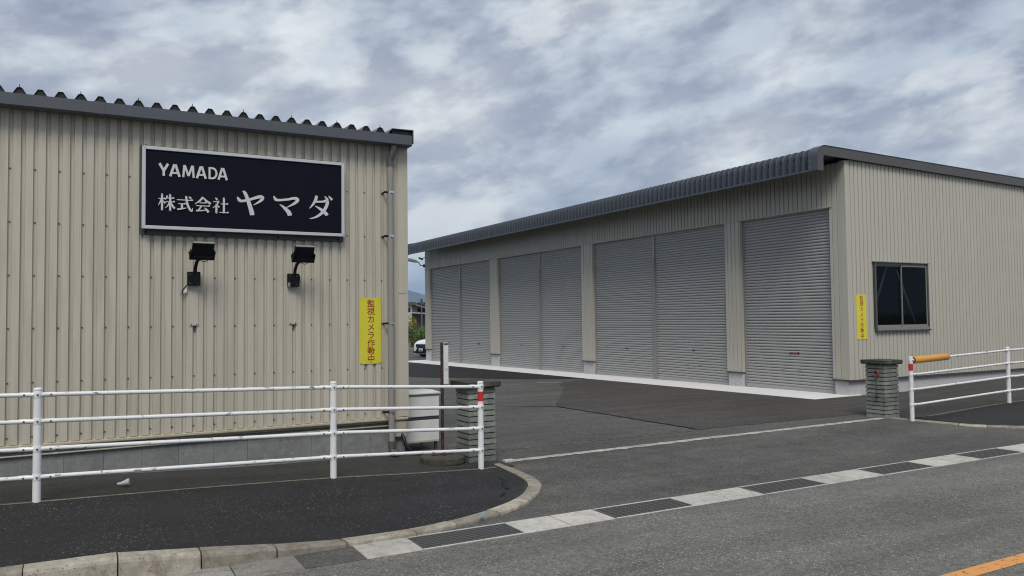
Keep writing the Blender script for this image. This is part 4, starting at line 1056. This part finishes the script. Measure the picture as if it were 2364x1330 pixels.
# ------------------------------------------------------------------ pipe railings
RZ = (1.045, 0.785, 0.515, 0.240)
def railing(name_label, posts, ends, FT, sleeve=None, band=None):
    """posts: list of x ; ends: (x_start, x_end) of the rails"""
    YR = 9.10
    t = thing('pipe_railing', name_label, 'railing', (posts[0], YR, pw(FT, posts[0])), 'white pipe railings along the pavement')
    bolts = MB()
    for x in posts:
        zb = pw(FT, x); g = MB(); g.lathe([(0.038, -0.10), (0.038, 1.085), (0.0405, 1.087), (0.0405, 1.102), (0.034, 1.110), (0.02, 1.114)], (x, YR, zb), 20)
        p = part('post', g, 'white_post', t, smooth=True, at=(x, YR, zb))
        dirs = [s for s, ok in ((-1, x > ends[0]+0.05), (1, x < ends[1]-0.05)) if ok]
        for z in RZ:
            g = MB(); g.tube([(x, YR, zb+z-0.033), (x, YR, zb+z-0.027), (x, YR, zb+z+0.027), (x, YR, zb+z+0.033)], [0.039, 0.0415, 0.0415, 0.039], 16)
            for s in dirs:
                zs = pw(FT, x+0.16*s)-zb
                g.tube([(x+0.03*s, YR-0.008, zb+z+zs*0.2), (x+0.06*s, YR-0.008, zb+z+zs*0.4), (x+0.07*s, YR, zb+z+zs*0.5), (x+0.155*s, YR, zb+z+zs)], [0.023, 0.021, 0.0242, 0.0242], 12)
                bolts.tube([(x+0.115*s, YR-0.031, zb+z+zs*0.7), (x+0.115*s, YR-0.022, zb+z+zs*0.7)], 0.009, 8)
            bolts.tube([(x, YR-0.048, zb+z), (x, YR-0.038, zb+z)], 0.009, 8)
            part('rail_clamp', g, 'white_post', p, smooth=True)
    stops = sorted(set([ends[0]]+[x for x in posts if ends[0] < x < ends[1]]+[ends[1]]))
    for a, b in zip(stops, stops[1:]):
        for z in RZ:
            aa = a+(0.045 if a in posts else 0); bb = b-(0.045 if b in posts else 0)
            g = MB(); g.tube([(x, YR, pw(FT, x)+z) for x in (aa, (aa+bb)/2, bb)] if False else [(aa, YR, pw(FT, a)+z), (bb, YR, pw(FT, b)+z)], 0.0214, 14)
            part('rail', g, 'white_paint', t, smooth=True, at=((aa+bb)/2, YR, pw(FT, a)+z))
    o = part('bolts', bolts, 'bolt_dark', t); o['kind'] = 'stuff'
    if band is not None:
        zb = pw(FT, band); g = MB(); g.tube([(band, YR, zb+0.86), (band, YR, zb+0.985)], 0.0388, 20, False); part('red_band', g, 'red_tape', t, smooth=True)
    if sleeve:
        z0 = pw(FT, sleeve[0])+RZ[0]; z1 = pw(FT, sleeve[1])+RZ[0]
        g = MB(); g.tube([(sleeve[0], YR-0.002, z0), (sleeve[0]+0.01, YR-0.002, z0), (sleeve[1]-0.012, YR-0.002, z1), (sleeve[1], YR-0.002, z1)], [0.058, 0.064, 0.064, 0.056], 18); part('foam_sleeve', g, 'amber_sleeve', t, smooth=True)
        g = MB(); g.tube([(sleeve[0]-0.012, YR, z0), (sleeve[0]+0.005, YR, z0)], 0.055, 16); part('sleeve_end', g, 'amber_end', t)
    return t
FLr = [(-9.3, 0.46), (-6.3, 0.38), (-3.3, 0.30), (-0.33, 0.225), (2.62, 0.146), (4.53, 0.056)]
railing('long white four-rail pipe railing on the pavement before the cream workshop wall', [-6.3, -3.3, -0.33, 2.62, 4.53], (-9.3, 4.53), FLr, band=4.53)
FRr = [(13.22, 0.085), (16.28, 0.18), (19.3, 0.25), (22.3, 0.29)]
railing('white four-rail pipe railing with orange foam sleeve beside the warehouse gable', [13.22, 16.28, 19.3, 22.3], (13.22, 22.3), FRr, sleeve=(13.30, 14.31), band=13.22)

# ------------------------------------------------------------------ small things by the entrance
st = thing('sign_stand', 'rusty pole with narrow white plate standing in round concrete foot by the gate pillar', 'sign stand', (4.285, 9.76, 0.055))
g = MB(); g.lathe([(0.29, 0.0), (0.30, 0.02), (0.30, 0.085), (0.285, 0.10), (0.05, 0.108)], (4.285, 9.76, 0.055), 40); part('concrete_foot', g, 'stand_base', st)
g = MB(); g.box(4.27, 4.302, 9.742, 9.772, 0.155, 1.655); g.box(4.302, 4.306, 9.742, 9.778, 0.155, 1.05); part('pole', g, 'rust_post', st)
g = MB(); g.box(4.14, 4.43, 9.735, 9.78, 0.160, 0.172); g.box(4.27, 4.30, 9.66, 9.86, 0.1595, 0.1735)
for x in (4.16, 4.41): g.tube([(x, 9.757, 0.17), (x, 9.757, 0.215)], 0.008, 8)
part('foot_bracket', g, 'rust_post', st)
g = MB(); g.box(4.305, 4.378, 9.748, 9.760, 1.10, 1.652); pl = part('plate', g, 'plate_white', st, bevel=0.003)
g = MB(); g.box(4.312, 4.372, 9.743, 9.7475, 1.625, 1.645); part('plate_rail', g, 'galv', pl)
g = MB(); q = [(4.342+0.020*math.cos(a), 9.7465, 1.27+0.035*math.sin(a)) for a in frange(0.3, 2.8, 10)]; g.tube(q, 0.0022, 6); part('pen_mark', g, 'steel_dark', pl)

ub_ = thing('storage_box', 'white metal box with lid standing at the corner of the cream workshop', 'box', (4.45, 11.2, 0.06))
g = MB(); g.box(4.16, 4.735, 10.90, 11.55, 0.165, 0.485); part('lower_panel', g, 'white_panel', ub_, bevel=0.006)
g = MB(); g.box(4.16, 4.735, 10.905, 11.55, 0.487, 0.535); part('groove', g, 'galv', ub_)
g = MB(); g.box(4.16, 4.735, 10.895, 11.55, 0.537, 0.835); part('upper_panel', g, 'white_panel', ub_, bevel=0.006)
g = MB(); g.box(4.155, 4.74, 10.89, 11.56, 0.837, 0.865); part('rim', g, 'pvc_grey', ub_)
g = MB(); g.prism([(10.87, 0.867), (10.87, 0.885), (11.2, 0.900), (11.57, 0.885), (11.57, 0.867)], 4.15, 4.755, lambda a, b, d: (d, a, b)); part('lid', g, 'white_panel', ub_)
for x in (4.19, 4.68):
    for y in (10.93, 11.48): g = MB(); g.box(x, x+0.035, y, y+0.035, 0.045, 0.166); part('foot', g, 'galv', ub_)
g = MB(); g.box(4.165, 4.73, 10.893, 10.899, 0.163, 0.19); part('kick_plate', g, 'trim_sill', ub_)
g = MB(); g.tube([(4.02, 10.56, 0.36), (4.03, 10.50, 0.30), (4.05, 10.47, 0.20), (4.12, 10.46, 0.12), (4.22, 10.46, 0.085), (4.30, 10.44, 0.08)], 0.024, 12)
tag(part('drain_hose', g, 'black_rubber', None, smooth=True, at=(4.15, 10.47, 0.08)), 'black flexible hose curving from the workshop corner down to the ground', 'hose')

g = MB(); g.box(5.02, 5.17, 9.36, 9.45, 0.038, 0.078)
tag(part('broken_stone', g, 'gutter_slab', None, bevel=0.012, at=(5.1, 9.4, 0.04)), 'loose pale stone piece lying at the foot of the gate pillar', 'stone')
cz = 0.205
g = MB(); g.tube([(0.40, 9.64, cz+0.018), (0.44, 9.62, cz+0.022), (0.50, 9.60, cz+0.036), (0.515, 9.595, cz+0.037), (0.512, 9.597, cz+0.037), (0.45, 9.615, cz+0.026)], [0.012, 0.020, 0.036, 0.0375, 0.033, 0.019], 18, False)
tag(part('plastic_cup', g, 'cup_plastic', None, smooth=True, at=(0.47, 9.61, cz)), 'clear crumpled plastic cup lying behind the white railing', 'cup')
g = MB(); g.tube([(3.43, 6.915, 0.05), (3.45, 6.925, 0.055), (3.475, 6.93, 0.05)], [0.006, 0.014, 0.008], 7)
tag(part('litter_scrap', g, 'litter_blue', None, at=(3.45, 6.92, 0.045)), 'tiny blue plastic scrap lying on the rounded kerb', 'litter')

# ------------------------------------------------------------------ background seen between the buildings
gb = lambda y: pw([(45, -0.279), (58, -0.279)], y)
# parked car
car = thing('parked_car', 'white car with black grille parked beyond the far end of the warehouse', 'car', (18.9, 44.2, -0.27))
CX, CYc, CZ0 = 16.98, 44.2, -0.27       # nose x, centre line y ; car points to -X
def sec(x, zbot, ztop, hw, shoulder):
    """half outline at station x (distance behind the nose): list of (y,z)"""
    return [(0, zbot), (hw*0.92, zbot), (hw, zbot+0.12), (hw, lerp(zbot, shoulder, 0.7)), (hw*0.95, shoulder), (hw*0.80, lerp(shoulder, ztop, 0.75)), (hw*0.5, ztop), (0, ztop+0.01)]
st_ = [(0.0, 0.30, 0.72, 0.62, 0.62), (0.06, 0.22, 0.86, 0.74, 0.74), (0.2, 0.18, 0.95, 0.86, 0.82), (0.5, 0.18, 1.02, 0.92, 0.90), (1.0, 0.18, 1.07, 0.925, 0.95), (1.35, 0.18, 1.12, 0.925, 0.97), (2.1, 0.18, 1.60, 0.92, 1.0), (2.8, 0.18, 1.66, 0.92, 1.0), (3.7, 0.18, 1.60, 0.92, 1.02), (4.3, 0.2, 1.28, 0.90, 1.02), (4.62, 0.30, 1.0, 0.82, 0.9)]
P = []
for (x, zb_, zt_, hw, shd) in st_:
    h = sec(x, zb_, zt_, hw, shd); ring = h+[(-a, b) for a, b in reversed(h[1:-1])]
    P.append([(CX+x, CYc+a, CZ0+b) for a, b in ring])
g = MB(); n = len(P[0])
g.v = [p for r_ in P for p in r_]; g.f = [(i*n+k, i*n+(k+1) % n, (i+1)*n+(k+1) % n, (i+1)*n+k) for i in range(len(P)-1) for k in range(n)]
g.f += [tuple(range(n)), tuple(range((len(P)-1)*n, len(P)*n))[::-1]]
body = part('body', g, 'car_white', car, smooth=True)
ms = body.modifiers.new('sub', 'SUBSURF'); ms.levels = 2; ms.render_levels = 2
g = MB(); g.prism([(-0.46, 0.77), (0.46, 0.77), (0.50, 0.68), (0.36, 0.52), (0.58, 0.30), (0.50, 0.22), (-0.50, 0.22), (-0.58, 0.30), (-0.36, 0.52), (-0.50, 0.68)], -0.075, 0.16, lambda a, b, d: (CX+d+abs(a)*0.10, CYc+a, CZ0+b)); gr = part('grille', g, 'car_black', car)
g = MB(); g.box(CX-0.092, CX-0.078, CYc-0.165, CYc+0.165, CZ0+0.36, CZ0+0.525); npl = part('number_plate', g, 'plate_white', car)
g = MB(); g.box(CX-0.095, CX-0.0925, CYc-0.10, CYc+0.12, CZ0+0.38, CZ0+0.45); part('plate_digits', g, 'plate_text', npl)
for s in (-1, 1):
    g = MB(); g.prism([(0.42, 0.66), (0.74, 0.80), (0.82, 0.76), (0.60, 0.62)], 0.0, 0.30, lambda a, b, d: (CX+0.0+d+(a-0.4)*0.35, CYc+a*s, CZ0+b)); part('headlight', g, 'lamp_glass', car)
    g = MB(); g.box(CX+0.02, CX+0.3, CYc+s*0.62-0.16, CYc+s*0.62+0.16, CZ0+0.26, CZ0+0.34); part('lower_vent', g, 'car_black', car)
    for xw in (0.93, 3.60):
        c = (CX+xw, CYc+s*0.82, CZ0+0.345); g = MB(); prof = [(0.20, -0.115), (0.33, -0.11), (0.348, -0.08), (0.348, 0.08), (0.33, 0.11), (0.20, 0.115)]
        g.lathe(prof, (0, 0, 0), 24); g.v = [(c[0]+x, c[1]+z, c[2]+y) for x, y, z in g.v]; w = part('wheel', g, 'tyre', car, at=c)
        g = MB(); g.lathe([(0.205, -0.118), (0.19, 0.0), (0.205, 0.118)], (0, 0, 0), 24); g.v = [(c[0]+x, c[1]+z, c[2]+y) for x, y, z in g.v]; part('rim', g, 'galv', w)
g = MB(); g.box(CX+1.95, CX+3.9, CYc-0.85, CYc+0.85, CZ0+1.06, CZ0+1.45); part('side_glass', g, 'lamp_glass', car)
g = MB(); g.box(CX-0.01, CX+0.05, CYc-0.60, CYc+0.60, CZ0+0.19, CZ0+0.225); part('lip', g, 'aluminium', car)

car.rotation_euler.z = R(22); car.location.x += 0.70
YK = 54.5
g = MB(); g.box(10, 40, YK, YK+0.18, -0.4, -0.10); o = struct('yard_kerb', g, 'concrete_block', fix=True)
mf = thing('mesh_fence', 'low dark green wire mesh fence along the far end of the yard', 'fence', (22, YK+0.5, -0.28))
for i in range(36):
    x = 12.1+i*0.8; g = MB(); g.tube([(x, YK+0.5, -0.35), (x, YK+0.5, 1.05)], 0.03, 8); part('post', g, 'mesh_green', mf, at=(x, YK+0.5, -0.3))
for z in (0.0, 1.02): g = MB(); g.tube([(12, YK+0.5, z), (40.5, YK+0.5, z)], 0.02, 6); part('rail', g, 'mesh_green', mf)
g = MB()
for i in range(240):
    x = 12+i*0.12; g.box(x-0.004, x+0.004, YK+0.496, YK+0.504, 0.0, 1.02)
for i in range(7): g.box(12, 40.5, YK+0.4915, YK+0.4955, 0.1+i*0.13, 0.108+i*0.13)
part('wire_mesh', g, 'mesh_green', mf)['kind'] = 'stuff'

def foliage(name, label, cat_, c, rx, ry, rz, n, size, material, trunk=0.0, group=None, seed=0, gap=0.35):
    rd = random.Random(seed); t = thing(name, label, cat_, (c[0], c[1], c[2]), group)
    lobes = [(Vector((rd.uniform(-0.6, 0.6)*rx, rd.uniform(-0.6, 0.6)*ry, rd.uniform(-0.45, 0.7)*rz)), rd.uniform(0.35, 0.6)) for _ in range(9)]
    g = MB(); cz_ = c[2]+trunk+rz*0.9
    for i in range(n):
        lc, lr = rd.choice(lobes); v = Vector((rd.gauss(0, 1), rd.gauss(0, 1), rd.gauss(0, 1))).normalized()*lr*(rd.random()**0.35)
        p = Vector((c[0]+lc.x+v.x*rx, c[1]+lc.y+v.y*ry, cz_+lc.z+v.z*rz))
        if p.z < c[2]+0.02: p.z = c[2]+rd.random()*0.3
        a = Vector((rd.gauss(0, 1), rd.gauss(0, 1), rd.gauss(0, 0.6))).normalized(); b = a.cross(Vector((rd.gauss(0, 1), rd.gauss(0, 1), rd.gauss(0, 1)))).normalized()
        s = size*rd.uniform(0.6, 1.3)
        g.add([p-a*s, p+b*s*0.45, p+a*s, p-b*s*0.45], [(0, 1, 2, 3)])
    part('crown', g, material, t, fix=False)
    g = MB()
    for k in range(4):
        e = Vector((c[0]+rd.uniform(-0.5, 0.5)*rx, c[1]+rd.uniform(-0.5, 0.5)*ry, cz_+rd.uniform(-0.1, 0.5)*rz)); b0 = Vector((c[0], c[1], c[2]-0.1))
        g.tube([b0, b0.lerp(e, 0.5)+Vector((0, 0, 0.1*rz)), e], [0.05*rz, 0.03*rz, 0.008*rz], 6)
    part('trunk', g, 'bark', t, smooth=True)
    return t
zf = -0.5
foliage('shrub', 'tall leafy green shrub behind the wire fence, right beside the workshop corner', 'shrub', (22.5, 58.0, zf), 0.95, 1.0, 1.35, 2600, 0.085, 'leaf_green', 0, 'shrubs behind the wire fence', 1)
foliage('shrub', 'lower green shrub behind the wire fence above the white car', 'shrub', (23.9, 57.6, zf), 1.1, 1.0, 1.05, 2400, 0.085, 'leaf_green', 0, 'shrubs behind the wire fence', 2)
foliage('shrub', 'green shrub behind the wire fence, partly hidden by the far corner of the warehouse', 'shrub', (25.8, 58.2, zf), 1.5, 1.2, 1.3, 2200, 0.085, 'leaf_green', 0, 'shrubs behind the wire fence', 3)
foliage('shrub', 'green shrub behind the wire fence, mostly hidden by the workshop corner', 'shrub', (20.6, 57.8, zf), 1.3, 1.2, 1.3, 1800, 0.085, 'leaf_green', 0, 'shrubs behind the wire fence', 4)
foliage('flowering_shrub', 'yellow flowering bush above the green shrubs before the grey house', 'shrub', (23.75, 60.0, zf), 0.5, 0.5, 1.28, 1500, 0.06, 'leaf_yellow', 0.25, None, 5)

up_ = thing('utility_pole', 'dark slim utility pole standing before the grey house in the gap', 'pole', (41.0, 100.0, -0.6))
g = MB(); g.tube([(41.0, 100, -0.6), (41.0, 100, 4.7)], [0.13, 0.09], 10); part('shaft', g, 'pole_grey', up_, smooth=True)
g = MB(); g.box(40.88, 41.12, 99.85, 100.15, 4.35, 4.75); part('cap_box', g, 'pole_grey', up_)
g = MB(); g.box(40.5, 41.5, 99.96, 100.04, 4.2, 4.28); part('cross_arm', g, 'pole_grey', up_)
hs = thing('house', 'low grey-brown house with sloping roof and pale upper wall seen in the gap', 'house', (46, 115, -0.6))
g = MB(); g.box(42.6, 50.0, 112, 122, -0.6, 2.5); part('lower_wall', g, 'house_shed', hs)
g = MB(); g.prism([(43.4, 2.5), (43.4, 4.0), (44.1, 4.25), (45.3, 3.85), (45.3, 2.5)], 112.2, 121, lambda a, b, d: (a, d, b)); part('gable_wall', g, 'house_roof', hs)
g = MB(); g.box(45.31, 49.6, 112.1, 121, 2.5, 3.05); part('upper_wall', g, 'house_wall', hs)
g = MB(); g.prism([(43.2, 3.98), (44.1, 4.42), (50.2, 2.75), (50.2, 2.62), (44.1, 4.28), (43.2, 3.86)], 111.4, 122, lambda a, b, d: (a, d, b)); part('roof', g, 'house_wall', hs)
g = MB(); g.prism([(42.0, 3.0), (42.0, 3.12), (50.6, 2.62), (50.6, 2.5)], 110.6, 112.05, lambda a, b, d: (a, d, b)); part('porch_roof', g, 'house_white', hs)
for x in (45.6, 46.3, 47.3):
    g = MB(); g.box(x, x+0.45, 112.06, 112.095, 2.62, 3.0); part('window', g, 'lamp_glass', hs)
an = thing('annexe', 'small white annexe with dark flat roof at the left edge of the gap', 'house', (42, 106, -0.6))
g = MB(); g.box(37.5, 41.15, 104, 108, -0.6, 4.0); part('wall', g, 'house_white', an)
g = MB(); g.box(37.3, 41.6, 103.6, 108.4, 4.0, 4.38); part('roof', g, 'house_shed', an)
g = MB(); g.box(40.5, 40.95, 103.95, 103.995, 3.0, 3.6); part('window', g, 'lamp_glass', an)
for i, (x, y, sz) in enumerate(((62.6, 150, 0.78), (68.5, 152, 0.9), (75, 156, 1.0), (57.2, 154, 0.55))):
    foliage('tree', ['dark round evergreen tree behind the house roof in the gap', 'dark evergreen tree hidden by the far end of the warehouse, next to the round one', 'farthest right dark evergreen tree hidden behind the warehouse', 'lowest dark evergreen tree left of the others in the gap'][i], 'tree', (x, y, -0.6), 4.2*sz, 3.5*sz, 3.6*sz, 2200, 0.36, 'leaf_dark', 0.3, 'dark trees behind the house', 20+i)
# far hills
g = MB(); P = []
for i in range(301):
    x = lerp(-3000, 6500, i/300); row = []
    hgt = 62+104*math.exp(-((x-1545)/215)**2)+60*math.exp(-((x-900)/500)**2)+40*math.exp(-((x-3200)/900)**2)+4*math.sin(x*0.013+1)
    for j in range(9):
        t = j/8; row.append((x, 3300+1500*t, -1+hgt*math.sin(PI*0.5*min(1, t*1.6))**1.2+4*math.sin(x*0.02+j)*t))
    P.append(row)
g.grid(P); struct('hills', g, 'hill', fix=False, smooth=True)

# air between here and the hills
g = MB(); g.box(-5200, 7200, -2500, 5200, -1.8, 260)
hz = link('haze', g.mesh('haze', 'hill')); hz['kind'] = 'stuff'
hm = bpy.data.materials.new('haze_air'); hm.use_nodes = True; hm.node_tree.nodes.clear()
ho = hm.node_tree.nodes.new('ShaderNodeOutputMaterial'); hv = hm.node_tree.nodes.new('ShaderNodeVolumePrincipled')
hv.inputs['Color'].default_value = (0.48, 0.68, 1.0, 1); hv.inputs['Density'].default_value = 0.00021; hv.inputs['Anisotropy'].default_value = 0.0
hm.node_tree.links.new(hv.outputs[0], ho.inputs['Volume']); hz.data.materials.clear(); hz.data.materials.append(hm)
